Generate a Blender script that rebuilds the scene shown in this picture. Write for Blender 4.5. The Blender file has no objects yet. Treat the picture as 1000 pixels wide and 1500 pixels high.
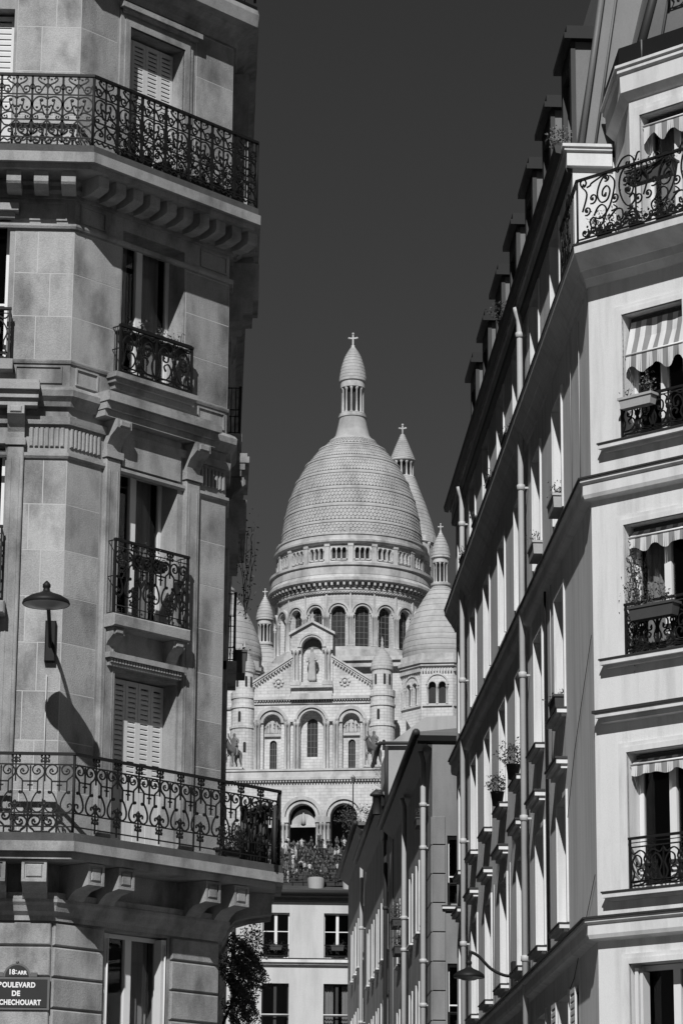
import bpy, bmesh, math, random
from mathutils import Vector, Matrix
# ------------------------------------------------------------------ camera, sky, sun, exposure
R = math.radians
scene = bpy.context.scene
COL = scene.collection
cam_data = bpy.data.cameras.new('camera')
cam = bpy.data.objects.new('camera', cam_data); COL.objects.link(cam)
cam_data.sensor_fit = 'VERTICAL'; cam_data.sensor_height = 36.0; cam_data.sensor_width = 24.0
cam_data.lens = 103.2; cam_data.clip_start = 0.5; cam_data.clip_end = 6000
YAW, PITCH, ROLL = R(2.5), R(14.9), R(0.42)
cam.matrix_world = (Matrix.Translation((0, 0, 1.7)) @ Matrix.Rotation(-YAW, 4, 'Z')
                    @ Matrix.Rotation(PITCH, 4, 'X') @ Matrix.Rotation(R(90), 4, 'X') @ Matrix.Rotation(ROLL, 4, 'Z'))
scene.camera = cam
SUN_AZ, SUN_EL = 12.0, 42.0            # sun comes from behind the camera, a little to its left
world = bpy.data.worlds.new('World'); scene.world = world; world.use_nodes = True
wn = world.node_tree; wn.nodes.clear()
sky = wn.nodes.new('ShaderNodeTexSky'); sky.sky_type = 'NISHITA'; sky.sun_disc = False
sky.sun_elevation = R(SUN_EL); sky.sun_rotation = R(180 + SUN_AZ)
sky.altitude = 100; sky.air_density = 0.46; sky.dust_density = 0.0; sky.ozone_density = 2.0
sep = wn.nodes.new('ShaderNodeSeparateColor'); comb = wn.nodes.new('ShaderNodeCombineColor')
bg = wn.nodes.new('ShaderNodeBackground'); bg.inputs['Strength'].default_value = 0.05
wo = wn.nodes.new('ShaderNodeOutputWorld')
wn.links.new(sky.outputs[0], sep.inputs[0])
for i in range(3): wn.links.new(sep.outputs[0], comb.inputs[i])     # black-and-white film behind a red filter: the red channel only
wn.links.new(comb.outputs[0], bg.inputs[0]); wn.links.new(bg.outputs[0], wo.inputs[0])
sun_data = bpy.data.lights.new('sun', 'SUN'); sun_data.energy = 5.0; sun_data.angle = R(0.5); sun_data.color = (1, 1, 1)
sun = bpy.data.objects.new('sun', sun_data); COL.objects.link(sun)
sdir = Vector((math.sin(R(SUN_AZ)) * math.cos(R(SUN_EL)), math.cos(R(SUN_AZ)) * math.cos(R(SUN_EL)), -math.sin(R(SUN_EL))))
sun.rotation_euler = sdir.to_track_quat('-Z', 'Y').to_euler(); sun.location = (-20, -40, 60)
vs = scene.view_settings
vs.view_transform = 'Standard'; vs.look = 'None'; vs.gamma = 1.0; vs.exposure = 0.03; vs.use_curve_mapping = False
random.seed(11)
# ------------------------------------------------------------------ materials (all neutral greys: the photograph is monochrome)
def mat(name, v, rough=0.8, var=0.12, scale=1.2, fine=0.08, fscale=30, rnd=0.0, bump=0.0, bscale=25, streak=0.0, metal=0.0, courses=None, spec=0.3, blotch=None):
    m = bpy.data.materials.new(name); m.use_nodes = True
    nt = m.node_tree; N = nt.nodes; L = nt.links
    b = N['Principled BSDF']; b.inputs['Roughness'].default_value = rough; b.inputs['Metallic'].default_value = metal
    b.inputs['Specular IOR Level'].default_value = spec
    geo = N.new('ShaderNodeNewGeometry')
    def noise(sc, det, stretch=None):
        n = N.new('ShaderNodeTexNoise'); n.inputs['Scale'].default_value = sc; n.inputs['Detail'].default_value = det
        n.inputs['Roughness'].default_value = 0.6
        if stretch:
            mp = N.new('ShaderNodeMapping'); mp.inputs['Scale'].default_value = stretch
            L.new(geo.outputs['Position'], mp.inputs[0]); L.new(mp.outputs[0], n.inputs['Vector'])
        else: L.new(geo.outputs['Position'], n.inputs['Vector'])
        return n.outputs['Fac']
    def math_(op, a, b_):
        n = N.new('ShaderNodeMath'); n.operation = op
        for i, x in enumerate((a, b_)):
            if isinstance(x, (int, float)): n.inputs[i].default_value = x
            else: L.new(x, n.inputs[i])
        return n.outputs[0]
    def centred(s, amt): return math_('MULTIPLY', math_('SUBTRACT', s, 0.5), amt * 3.0)
    val = math_('ADD', 1.0, centred(noise(scale, 5), var))
    if fine: val = math_('ADD', val, centred(noise(fscale, 3), fine))
    if streak: val = math_('ADD', val, centred(noise(1.0, 4, (6, 6, 0.35)), streak))
    if rnd:
        oi = N.new('ShaderNodeObjectInfo'); val = math_('ADD', val, math_('MULTIPLY', math_('SUBTRACT', oi.outputs['Random'], 0.5), rnd * 2))
    if blotch:
        sc_, amt_, st_ = blotch; mr = N.new('ShaderNodeMapRange'); mr.inputs['From Min'].default_value = 0.46; mr.inputs['From Max'].default_value = 0.7
        L.new(noise(sc_, 7, st_), mr.inputs['Value']); val = math_('MULTIPLY', val, math_('SUBTRACT', 1.0, math_('MULTIPLY', mr.outputs[0], amt_)))
    if courses:
        tc = N.new('ShaderNodeTexCoord'); sx = N.new('ShaderNodeSeparateXYZ'); cx = N.new('ShaderNodeCombineXYZ')
        L.new(geo.outputs['Position'], sx.inputs[0]); L.new(sx.outputs[0], cx.inputs[0]); L.new(sx.outputs[2], cx.inputs[1])
        br = N.new('ShaderNodeTexBrick'); br.inputs['Scale'].default_value = 1.0
        br.inputs['Row Height'].default_value = courses; br.inputs['Brick Width'].default_value = courses * 2.4
        br.inputs['Mortar Size'].default_value = 0.045; br.inputs['Mortar Smooth'].default_value = 0.3
        br.inputs['Color1'].default_value = (1.04, 1.04, 1.04, 1); br.inputs['Color2'].default_value = (0.93, 0.93, 0.93, 1)
        br.inputs['Mortar'].default_value = (0.74, 0.74, 0.74, 1)
        L.new(cx.outputs[0], br.inputs['Vector'])
        rb = N.new('ShaderNodeRGBToBW'); L.new(br.outputs['Color'], rb.inputs[0])
        val = math_('MULTIPLY', val, rb.outputs[0])
    val = math_('MULTIPLY', val, v)
    cl = N.new('ShaderNodeClamp'); cl.inputs['Min'].default_value = 0.004; cl.inputs['Max'].default_value = 0.9; L.new(val, cl.inputs[0])
    cc = N.new('ShaderNodeCombineColor')
    for i in range(3): L.new(cl.outputs[0], cc.inputs[i])
    L.new(cc.outputs[0], b.inputs['Base Color'])
    if bump:
        bp = N.new('ShaderNodeBump'); bp.inputs['Strength'].default_value = bump; bp.inputs['Distance'].default_value = 0.02
        L.new(noise(bscale, 5), bp.inputs['Height']); L.new(bp.outputs[0], b.inputs['Normal'])
    return m
def glass_mat(name, tint):
    m = bpy.data.materials.new(name); m.use_nodes = True
    N = m.node_tree.nodes; L = m.node_tree.links; N.clear()
    o = N.new('ShaderNodeOutputMaterial'); t = N.new('ShaderNodeBsdfTransparent'); g = N.new('ShaderNodeBsdfGlossy')
    t.inputs[0].default_value = (tint, tint, tint, 1); g.inputs['Roughness'].default_value = 0.02; g.inputs[0].default_value = (0.9, 0.9, 0.9, 1)
    fr = N.new('ShaderNodeFresnel'); fr.inputs[0].default_value = 1.6
    geo = N.new('ShaderNodeNewGeometry'); n = N.new('ShaderNodeTexNoise'); n.inputs['Scale'].default_value = 1.4
    bp = N.new('ShaderNodeBump'); bp.inputs['Strength'].default_value = 0.04; L.new(geo.outputs['Position'], n.inputs['Vector'])
    L.new(n.outputs['Fac'], bp.inputs['Height']); L.new(bp.outputs[0], g.inputs['Normal'])
    mx = N.new('ShaderNodeMixShader'); fb = N.new('ShaderNodeMath'); fb.operation = 'SUBTRACT'; fb.use_clamp = True; L.new(fr.outputs[0], fb.inputs[0]); L.new(geo.outputs['Backfacing'], fb.inputs[1]); L.new(fb.outputs[0], mx.inputs[0]); L.new(t.outputs[0], mx.inputs[1]); L.new(g.outputs[0], mx.inputs[2])
    L.new(mx.outputs[0], o.inputs[0]); return m
M = {}
M['lime'] = mat('limestone', 0.30, 0.85, 0.22, 1.5, 0.26, 60, rnd=0.2, bump=0.4, bscale=60, streak=0.12, blotch=(1.0, 0.62, (1.8, 1.8, 1.0)))
M['limebig'] = mat('limestone_mouldings', 0.28, 0.85, 0.2, 2.0, 0.22, 60, bump=0.3, bscale=60, streak=0.16, blotch=(1.0, 0.6, (2.2, 2.2, 1.2)))
M['stain_shade'] = mat('soot_and_shade_stone', 0.07, 0.9, 0.3, 3.0, 0.15, 40, bump=0.3, bscale=60, streak=0.2)  # soot on the balcony slabs; shade coloured into the white house cornice
M['mortar'] = mat('mortar', 0.42, 0.9, 0.08, 3, 0.06, 60)
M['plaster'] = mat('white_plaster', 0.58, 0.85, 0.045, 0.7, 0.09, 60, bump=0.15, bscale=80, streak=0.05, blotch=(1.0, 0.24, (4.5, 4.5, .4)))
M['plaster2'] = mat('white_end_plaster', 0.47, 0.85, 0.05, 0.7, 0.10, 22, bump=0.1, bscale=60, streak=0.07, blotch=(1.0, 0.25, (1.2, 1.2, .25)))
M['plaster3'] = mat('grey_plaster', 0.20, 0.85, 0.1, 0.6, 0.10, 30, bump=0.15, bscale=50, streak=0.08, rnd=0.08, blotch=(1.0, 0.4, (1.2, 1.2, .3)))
M['trim'] = mat('painted_trim', 0.58, 0.7, 0.06, 1.2, 0.08, 60, streak=0.08, blotch=(1.0, 0.25, (3, 3, .8)))
M['lead'] = mat('dark_zinc_flashing', 0.028, 0.6, 0.2, 2, 0.1, 30)
M['zinc'] = mat('zinc_roof', 0.12, 0.55, 0.14, 1.3, 0.12, 40, streak=0.08, metal=0.0)
M['plaster4'] = mat('pale_party_wall', 0.32, 0.85, 0.1, 0.6, 0.10, 30, bump=0.1, bscale=50, streak=0.1, blotch=(1.0, 0.3, (1.2, 1.2, .4)))
M['zincpale'] = mat('pale_zinc', 0.24, 0.55, 0.14, 1.3, 0.12, 40)
M['slate'] = mat('dark_slate', 0.03, 0.6, 0.2, 2.0, 0.1, 30)
M['iron'] = mat('black_iron', 0.010, 0.55, 0.1, 5, 0.1, 60, spec=0.2)
M['white'] = mat('white_window_paint', 0.62, 0.45, 0.05, 3, 0.03, 40)
M['shutter'] = mat('pale_shutter_paint', 0.52, 0.6, 0.06, 2, 0.05, 50, streak=0.06)
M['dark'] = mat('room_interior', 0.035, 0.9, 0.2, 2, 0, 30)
M['curtain'] = mat('curtain', 0.4, 0.9, 0.1, 3, 0.08, 40)
M['glass'] = glass_mat('window_glass', 0.78)
M['pipe'] = mat('painted_pipe', 0.40, 0.5, 0.08, 3, 0.06, 40, streak=0.1)
M['stripe_a'] = mat('awning_white', 0.52, 0.9, 0.04, 4, 0.05, 60)
M['stripe_b'] = mat('awning_grey', 0.20, 0.9, 0.06, 4, 0.05, 60)
M['leaf'] = mat('leaves', 0.06, 0.6, 0.25, 4, 0.2, 30)
M['leafpale'] = mat('pale_leaves', 0.14, 0.6, 0.25, 4, 0.2, 30)
M['twig'] = mat('twigs', 0.05, 0.8, 0.2, 4, 0.1, 30)
M['soil'] = mat('soil', 0.03, 0.95)
M['terracotta'] = mat('planter_dark', 0.05, 0.7, 0.1, 6, 0.1, 40)
M['planterpale'] = mat('planter_pale', 0.33, 0.7, 0.1, 6, 0.1, 40)
M['signblue'] = mat('enamel_sign', 0.022, 0.35, 0.1, 6, 0.05, 40, spec=0.5)
M['signframe'] = mat('sign_frame', 0.10, 0.6, 0.15, 8, 0.1, 40)
M['letter'] = mat('enamel_letter', 0.68, 0.5, 0.05, 6, 0.03, 40)
M['trav'] = mat('travertine', 0.5, 0.85, 0.10, 0.12, 0.06, 2.0, courses=0.42, streak=0.08, blotch=(.3, .45, (1, 1, .4)))
M['travplain'] = mat('travertine_carved', 0.43, 0.85, 0.14, 0.2, 0.14, 2.5, blotch=(.4, .5, (1, 1, .5)))
M['scale'] = mat('travertine_dome_scales', 0.34, 0.85, 0.14, 0.12, 0.16, 1.6, blotch=(.3, .35, (1, 1, .5)))
M['band'] = mat('travertine_dome_bands', 0.34, 0.85, 0.10, 0.2, 0.14, 1.5, blotch=(.3, .35, (1, 1, .5)))
M['joint'] = mat('dome_joint', 0.13, 0.9, 0.1, 1)
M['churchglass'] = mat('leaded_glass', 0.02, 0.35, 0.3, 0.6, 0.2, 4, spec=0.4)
M['bronze'] = mat('bronze_statue', 0.11, 0.5, 0.2, 1.5, 0.1, 8, spec=0.4)
M['ground'] = mat('asphalt', 0.06, 0.9, 0.15, 0.5, 0.1, 30)
M['pave'] = mat('pavement', 0.20, 0.9, 0.1, 0.5, 0.1, 20)
M['hill'] = mat('hill_grass', 0.05, 0.95, 0.3, 0.1, 0.2, 2)
M['steps'] = mat('stone_steps', 0.035, 0.9, 0.1, 0.5, 0.05, 4)
M['bark'] = mat('bark', 0.05, 0.9)
M['lampglass'] = mat('lamp_diffuser', 0.16, 0.3, 0.1, 6, 0, 30)
# ------------------------------------------------------------------ mesh helpers
ABS = {}
class MB:
    def __init__(s): s.v = []; s.f = []; s.mi = []; s.sm = []
    def add(s, vs_, fs, mi=0, smooth=False):
        o = len(s.v); s.v += [tuple(p) for p in vs_]
        for f in fs: s.f.append([i + o for i in f]); s.mi.append(mi); s.sm.append(smooth)
        return s
    def hexa(s, p, mi=0):       # 4 bottom, 4 top, both counter-clockwise
        return s.add(p, [(3, 2, 1, 0), (4, 5, 6, 7), (0, 1, 5, 4), (1, 2, 6, 5), (2, 3, 7, 6), (3, 0, 4, 7)], mi)
    def box(s, F, u0, u1, d0, d1, z0, z1, mi=0):
        q = [F.pt(u0, d0, z0), F.pt(u1, d0, z0), F.pt(u1, d1, z0), F.pt(u0, d1, z0)]
        return s.hexa(q + [(x, y, z1) for x, y, _ in q], mi)
    def cbox(s, F, u0, u1, d0, d1, z0, z1, c=0.01, mi=0):   # box with a chamfered outer face (d1 is outer)
        A_ = [F.pt(u, d0, z) for u, z in ((u0, z0), (u1, z0), (u1, z1), (u0, z1))]
        B_ = [F.pt(u, d1 - c, z) for u, z in ((u0, z0), (u1, z0), (u1, z1), (u0, z1))]
        C_ = [F.pt(u, d1, z) for u, z in ((u0 + c, z0 + c), (u1 - c, z0 + c), (u1 - c, z1 - c), (u0 + c, z1 - c))]
        fs = [(8, 9, 10, 11)]
        for i in range(4):
            j = (i + 1) % 4; fs += [(i, j, j + 4, i + 4), (i + 4, j + 4, j + 8, i + 8)]
        return s.add(A_ + B_ + C_, fs, mi)
    def tube(s, pts, r, n=6, mi=0, closed=False, smooth=True):
        pts = [Vector(p) for p in pts]; m = len(pts); vs_ = []
        if m < 2: return s
        t0 = (pts[1] - pts[0]).normalized(); up = Vector((0, 0, 1)) if abs(t0.z) < .9 else Vector((1, 0, 0))
        a = t0.cross(up).normalized()
        for i in range(m):
            t = (pts[min(i + 1, m - 1)] - pts[max(i - 1, 0)])
            t = t.normalized() if t.length > 1e-9 else t0
            a = (a - t * a.dot(t)); a = a.normalized() if a.length > 1e-6 else t.orthogonal().normalized(); b = t.cross(a)
            rr = r[i] if isinstance(r, (list, tuple)) else r
            for k in range(n):
                w = 2 * math.pi * (k + .5) / n; vs_.append(pts[i] + (a * math.cos(w) + b * math.sin(w)) * rr)
        fs = [(i * n + k, i * n + (k + 1) % n, (i + 1) * n + (k + 1) % n, (i + 1) * n + k) for i in range(m - 1) for k in range(n)]
        fs += [tuple(range(n))[::-1], tuple((m - 1) * n + k for k in range(n))]
        return s.add(vs_, fs, mi, smooth)
    def lathe(s, cx, cy, prof, n=24, mi=0, a0=0.0, a1=360.0, smooth=True):  # prof: (r,z)
        full = abs(a1 - a0) >= 359.9; m = n if full else n + 1; vs_ = []
        for r, z in prof:
            for k in range(m):
                w = R(a0 + (a1 - a0) * k / n); vs_.append((cx + r * math.sin(w), cy - r * math.cos(w), z))
        fs = []
        for i in range(len(prof) - 1):
            for k in range(n):
                k2 = (k + 1) % m; fs.append((i * m + k, i * m + k2, (i + 1) * m + k2, (i + 1) * m + k))
        return s.add(vs_, fs, mi, smooth)
    def sweep(s, path, prof, mi=0, caps=True):    # path: plan polyline, outward to its right; prof: (d,z), d may be a function of the segment
        P = [Vector(p) for p in path]; nseg = len(P) - 1; rows = []
        nr = []
        for i in range(nseg):
            t = (P[i + 1] - P[i]).normalized(); nr.append(Vector((t.y, -t.x)))
        for i, p in enumerate(P):
            row = []
            for d, z in prof:
                if i == 0: q = p + nr[0] * d
                elif i == nseg: q = p + nr[-1] * d
                else:
                    b = (nr[i - 1] + nr[i]); q = p + b * (d / (1 + nr[i - 1].dot(nr[i])))
                row.append((q.x, q.y, z))
            rows.append(row)
        k = len(prof); vs_ = [q for r_ in rows for q in r_]
        fs = [(i * k + j, i * k + (j + 1) % k, (i + 1) * k + (j + 1) % k, (i + 1) * k + j) for i in range(len(P) - 1) for j in range(k)]
        if caps: fs += [tuple(range(k))[::-1], tuple((len(P) - 1) * k + j for j in range(k))]
        return s.add(vs_, fs, mi)
    def poly_prism(s, pts, z0, z1, mi=0):
        n = len(pts); vs_ = [(x, y, z0) for x, y in pts] + [(x, y, z1) for x, y in pts]
        return s.add(vs_, [tuple(range(n))[::-1], tuple(range(n, 2 * n))] + [(i, (i + 1) % n, (i + 1) % n + n, i + n) for i in range(n)], mi)
    def blob(s, c, r, mi=0, sq=(1, 1, 1), n=6, m=4):
        vs_ = [(c[0], c[1], c[2] - r * sq[2])]
        for i in range(1, m):
            t = math.pi * i / m
            for k in range(n):
                w = 2 * math.pi * k / n; vs_.append((c[0] + r * sq[0] * math.sin(t) * math.cos(w), c[1] + r * sq[1] * math.sin(t) * math.sin(w), c[2] - r * sq[2] * math.cos(t)))
        vs_.append((c[0], c[1], c[2] + r * sq[2])); e = len(vs_) - 1
        fs = [(0, 1 + (k + 1) % n, 1 + k) for k in range(n)]
        for i in range(m - 2):
            for k in range(n): fs.append((1 + i * n + k, 1 + i * n + (k + 1) % n, 1 + (i + 1) * n + (k + 1) % n, 1 + (i + 1) * n + k))
        fs += [(e, 1 + (m - 2) * n + k, 1 + (m - 2) * n + (k + 1) % n) for k in range(n)]
        return s.add(vs_, fs, mi, True)
    def leaf(s, c, size, rng, mi=0):
        a = Vector((rng.uniform(-1, 1), rng.uniform(-1, 1), rng.uniform(-1, 1)))
        a = a.normalized() if a.length > .01 else Vector((1, 0, 0)); b = a.orthogonal().normalized()
        if rng.random() < .5: b = a.cross(b)
        c = Vector(c); l = size; w = size * rng.uniform(.35, .6)
        return s.add([c - a * l, c + b * w, c + a * l, c - b * w], [(0, 1, 2, 3)], mi)
    def build(s, name, mats, parent=None, label=None, origin=None, stuff=False):
        me = bpy.data.meshes.new(name)
        if origin is None:
            xs = [p[0] for p in s.v]; ys = [p[1] for p in s.v]; zs = [p[2] for p in s.v]
            origin = ((min(xs) + max(xs)) / 2, (min(ys) + max(ys)) / 2, min(zs))
        ox, oy, oz = origin
        me.from_pydata([(x - ox, y - oy, z - oz) for x, y, z in s.v], [], s.f)
        if not isinstance(mats, (list, tuple)): mats = [mats]
        for m_ in mats: me.materials.append(M[m_] if isinstance(m_, str) else m_)
        me.polygons.foreach_set('material_index', s.mi); me.polygons.foreach_set('use_smooth', s.sm); me.update()
        o = bpy.data.objects.new(name, me); COL.objects.link(o); ABS[o] = Vector(origin)
        o.location = ABS[o]
        if parent is not None: o.parent = parent; o.location = ABS[o] - ABS[parent]
        if label: o['label'] = label
        if stuff: o['kind'] = 'stuff'
        return o
def place(name, me, parent, loc, rotz=0.0, scale=None):      # another object on shared mesh data
    o = bpy.data.objects.new(name, me); COL.objects.link(o); ABS[o] = Vector(loc)
    o.location = ABS[o] - (ABS[parent] if parent is not None else Vector()); o.rotation_euler = (0, 0, rotz)
    if scale: o.scale = scale
    if parent is not None: o.parent = parent
    return o
def thing(name, label, cat, loc=(0, 0, 0), group=None):
    o = bpy.data.objects.new(name, None); COL.objects.link(o); o.empty_display_size = .3
    o.location = loc; ABS[o] = Vector(loc); o['label'] = label; o['category'] = cat
    if group: o['group'] = group
    return o
def tag(o, label, cat, group=None):
    o['label'] = label; o['category'] = cat
    if group: o['group'] = group
    return o
def structure(o): o['kind'] = 'structure'; return o
class Frame:          # a facade: origin in plan, direction along it, outward normal
    def __init__(s, o, ang, flip=False):
        s.o = Vector((o[0], o[1])); a = R(ang); s.u = Vector((math.sin(a), math.cos(a))); s.n = Vector((s.u.y, -s.u.x))
        if flip: s.n = -s.n
        s.rot = math.atan2(s.u.y, s.u.x)
    def pt(s, u, d, z):
        p = s.o + s.u * u + s.n * d; return (p.x, p.y, z)
    def xy(s, u, d=0): p = s.o + s.u * u + s.n * d; return (p.x, p.y)
def wall_boxes(mb, F, u0, u1, z0, z1, ops, d0, d1, mi=0):
    us = sorted({u0, u1} | {x for o in ops for x in o[:2] if u0 < x < u1})
    for a, b in zip(us, us[1:]):
        mid = (a + b) / 2; blocks = sorted((o[2], o[3]) for o in ops if o[0] < mid < o[1]); z = z0
        for b0, b1 in blocks:
            if b0 > z: mb.box(F, a, b, d0, d1, z, b0, mi)
            z = max(z, b1)
        if z < z1: mb.box(F, a, b, d0, d1, z, z1, mi)
def ashlar(parent, F, u0, u1, z0, z1, ops, course, wid, m='lime', depth=0.0048, gap=0.011, cham=0.0012, rng=random, tail=None):
    n = max(1, round((z1 - z0) / course)); h = (z1 - z0) / n; bed = MB()
    for r in range(n):
        a, b = z0 + r * h, z0 + (r + 1) * h; segs = [(u0, u1)]
        for o in ops:
            if o[2] < b - .03 and o[3] > a + .03:
                segs = [t for s_ in segs for t in ((s_[0], min(s_[1], o[0])), (max(s_[0], o[1]), s_[1])) if t[1] - t[0] > .04]
        for s0, s1 in segs:
            k = max(1, round((s1 - s0) / wid)); cuts = [s0 + (s1 - s0) * i / k for i in range(k + 1)]
            for i in range(1, k): cuts[i] += (s1 - s0) / k * (.22 if r % 2 else -.22)
            for i in range(k):
                bed.box(F, cuts[i], cuts[i + 1], .0005, .0036, a, b)
                mb = MB(); mb.cbox(F, cuts[i] + gap / 2, cuts[i + 1] - gap / 2, 0.001, depth + rng.uniform(-.0006, .0012), a + gap / 2, b - gap / 2, cham)
                mb.build('stone', m, parent)
    bed.build('mortar_bed', 'mortar', parent, stuff=True)
def curve(pts, n=6):        # Catmull-Rom through 2D points
    out = []; P = [pts[0]] + list(pts) + [pts[-1]]
    for i in range(1, len(P) - 2):
        for k in range(n):
            t = k / n; a, b, c, d = P[i - 1], P[i], P[i + 1], P[i + 2]
            out.append(tuple(.5 * (2 * b[j] + (c[j] - a[j]) * t + (2 * a[j] - 5 * b[j] + 4 * c[j] - d[j]) * t * t + (3 * b[j] - a[j] - 3 * c[j] + d[j]) * t ** 3) for j in (0, 1)))
    out.append(tuple(pts[-1])); return out
def spiral(cx, cy, r0, r1, a0, a1, n=14):
    return [(cx + (r0 + (r1 - r0) * i / n) * math.cos(R(a0 + (a1 - a0) * i / n)), cy + (r0 + (r1 - r0) * i / n) * math.sin(R(a0 + (a1 - a0) * i / n))) for i in range(n + 1)]
def motif(name, strokes, blobs, r=0.009, lim=4):    # strokes in local (x, z) metres -> a shared mesh
    mb = MB()
    for st in strokes:
        rr = r
        if isinstance(st, tuple): st, rr = st
        mb.tube([(x, 0, z) for x, z in st], rr, lim, smooth=False)
    for x, z, q in blobs: mb.blob((x, 0, z), q, sq=(1, .5, 1), n=6, m=4)
    me = bpy.data.meshes.new(name); me.from_pydata(mb.v, [], mb.f); me.materials.append(M['iron']); me.update(); return me
def mirror(st): return [(-x, z) for x, z in st]
# ------------------------------------------------------------------ ironwork patterns (shared meshes)
def px(pts, ox, oy, s): return [((x - ox) * s, (oy - y) * s) for x, y in pts]
def lyre_motif(w, h, name):
    sx = w / 190.; sz = h / 535.
    def T(pts): return [(x * sx, (640 - y) * sz) for x, y in pts]
    half = [T(curve([(50, 300), (56, 286), (82, 262), (92, 232), (80, 200), (52, 184), (24, 194), (14, 220), (26, 245), (48, 250), (64, 236), (60, 218), (46, 214)], 4)),
            T([(50, 300), (50, 372)]), T(curve([(50, 372), (56, 382), (68, 380), (70, 371), (63, 368)], 3)),
            T(curve([(70, 384), (64, 372), (44, 380), (24, 415), (12, 455), (18, 492), (45, 514), (74, 506), (90, 478), (76, 455), (58, 463), (60, 482)], 4))]
    st = half + [mirror(x) for x in half] + [T([(-50, 300), (50, 300)]), T([(0, 190), (0, 368)]), T([(-18, 326), (18, 326)])]
    bl = [(0, (640 - 330) * sz, .013), (0, (640 - 205) * sz, .014), (46 * sx, (640 - 228) * sz, .016), (-46 * sx, (640 - 228) * sz, .016), (62 * sx, (640 - 474) * sz, .014), (-62 * sx, (640 - 474) * sz, .014)]
    return motif(name, st, bl, .0125)
def palmette_motif(h, name):
    sz = h / 535.
    def T(pts): return [(x * sz, (640 - y) * sz) for x, y in pts]
    st = [T([(0, 105), (0, 300)]), T([(0, 430), (0, 640)])]
    for s_ in (-1, 1):
        st += [T(curve([(0, 170), (14 * s_, 160), (26 * s_, 166), (28 * s_, 152), (18 * s_, 150)], 3)), T(curve([(0, 130), (14 * s_, 140), (26 * s_, 134), (28 * s_, 122), (18 * s_, 124)], 3)),
               T(curve([(0, 575), (14 * s_, 565), (26 * s_, 570), (26 * s_, 556), (16 * s_, 556)], 3)), T(curve([(0, 535), (14 * s_, 545), (26 * s_, 540), (26 * s_, 527)], 3))]
    bl = [(0, (640 - y) * sz, q) for y, q in ((150, .02), (245, .017), (440, .022), (460, .030), (485, .022), (555, .020), (520, .016))]
    bl += [(x * sz, (640 - 462) * sz, .02) for x in (-20, 20)] + [(x * sz, (640 - 446) * sz, .014) for x in (-13, 13)]
    lo = lambda L_: [x for x in L_ if x < 360]
    up = [s_ for s_ in st if s_[0][1] > 250 * sz]; dn = [s_ for s_ in st if s_[0][1] <= 250 * sz]
    return (motif(name, up, [b for b in bl if b[1] > 250 * sz], .0125), motif(name, dn, [b for b in bl if b[1] <= 250 * sz], .0125))
def heart_motif(w, h, name):
    sx = w / 230.; sz = h / 515.
    def T(pts): return [(x * sx, (600 - y) * sz) for x, y in pts]
    half = [T(curve([(0, 190), (20, 160), (55, 140), (72, 118), (58, 106), (46, 118)], 4)), T(curve([(0, 150), (30, 180), (55, 222), (88, 212), (86, 176), (56, 178), (50, 200)], 4)),
            T(curve([(112, 200), (95, 180), (108, 158)], 4)), T(curve([(0, 262), (60, 252), (100, 285), (104, 330), (80, 362), (52, 355), (42, 335), (30, 318), (14, 330)], 4)),
            T(curve([(0, 398), (40, 372), (80, 380), (104, 400), (92, 424), (66, 418), (70, 398)], 4)), T(curve([(0, 430), (40, 470), (86, 500), (112, 548)], 4)),
            T(curve([(112, 430), (86, 470), (50, 478), (22, 500), (30, 524), (54, 520), (50, 500)], 4)), T(curve([(112, 600), (84, 575), (56, 590), (28, 575), (0, 596)], 3)),
            T(curve([(20, 392), (34, 350), (50, 300), (46, 278)], 4)), T([(115, 85), (115, 600)])]
    st = half + [mirror(x) for x in half] + [(T([(0, 85), (0, 560)]), .014)]
    bl = []
    for y, x, q in ((262, 0, .028), (110, 0, .024), (280, 44, .027), (335, 76, .018), (330, 14, .02), (200, 66, .016), (405, 0, .028), (120, 26, .016), (352, 0, .022), (405, 84, .014), (505, 42, .016), (540, 0, .022)):
        bl += [(x * sx, (600 - y) * sz, q)] + ([(-x * sx, (600 - y) * sz, q)] if x else [])
    return motif(name, st, bl, .0125)
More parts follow.
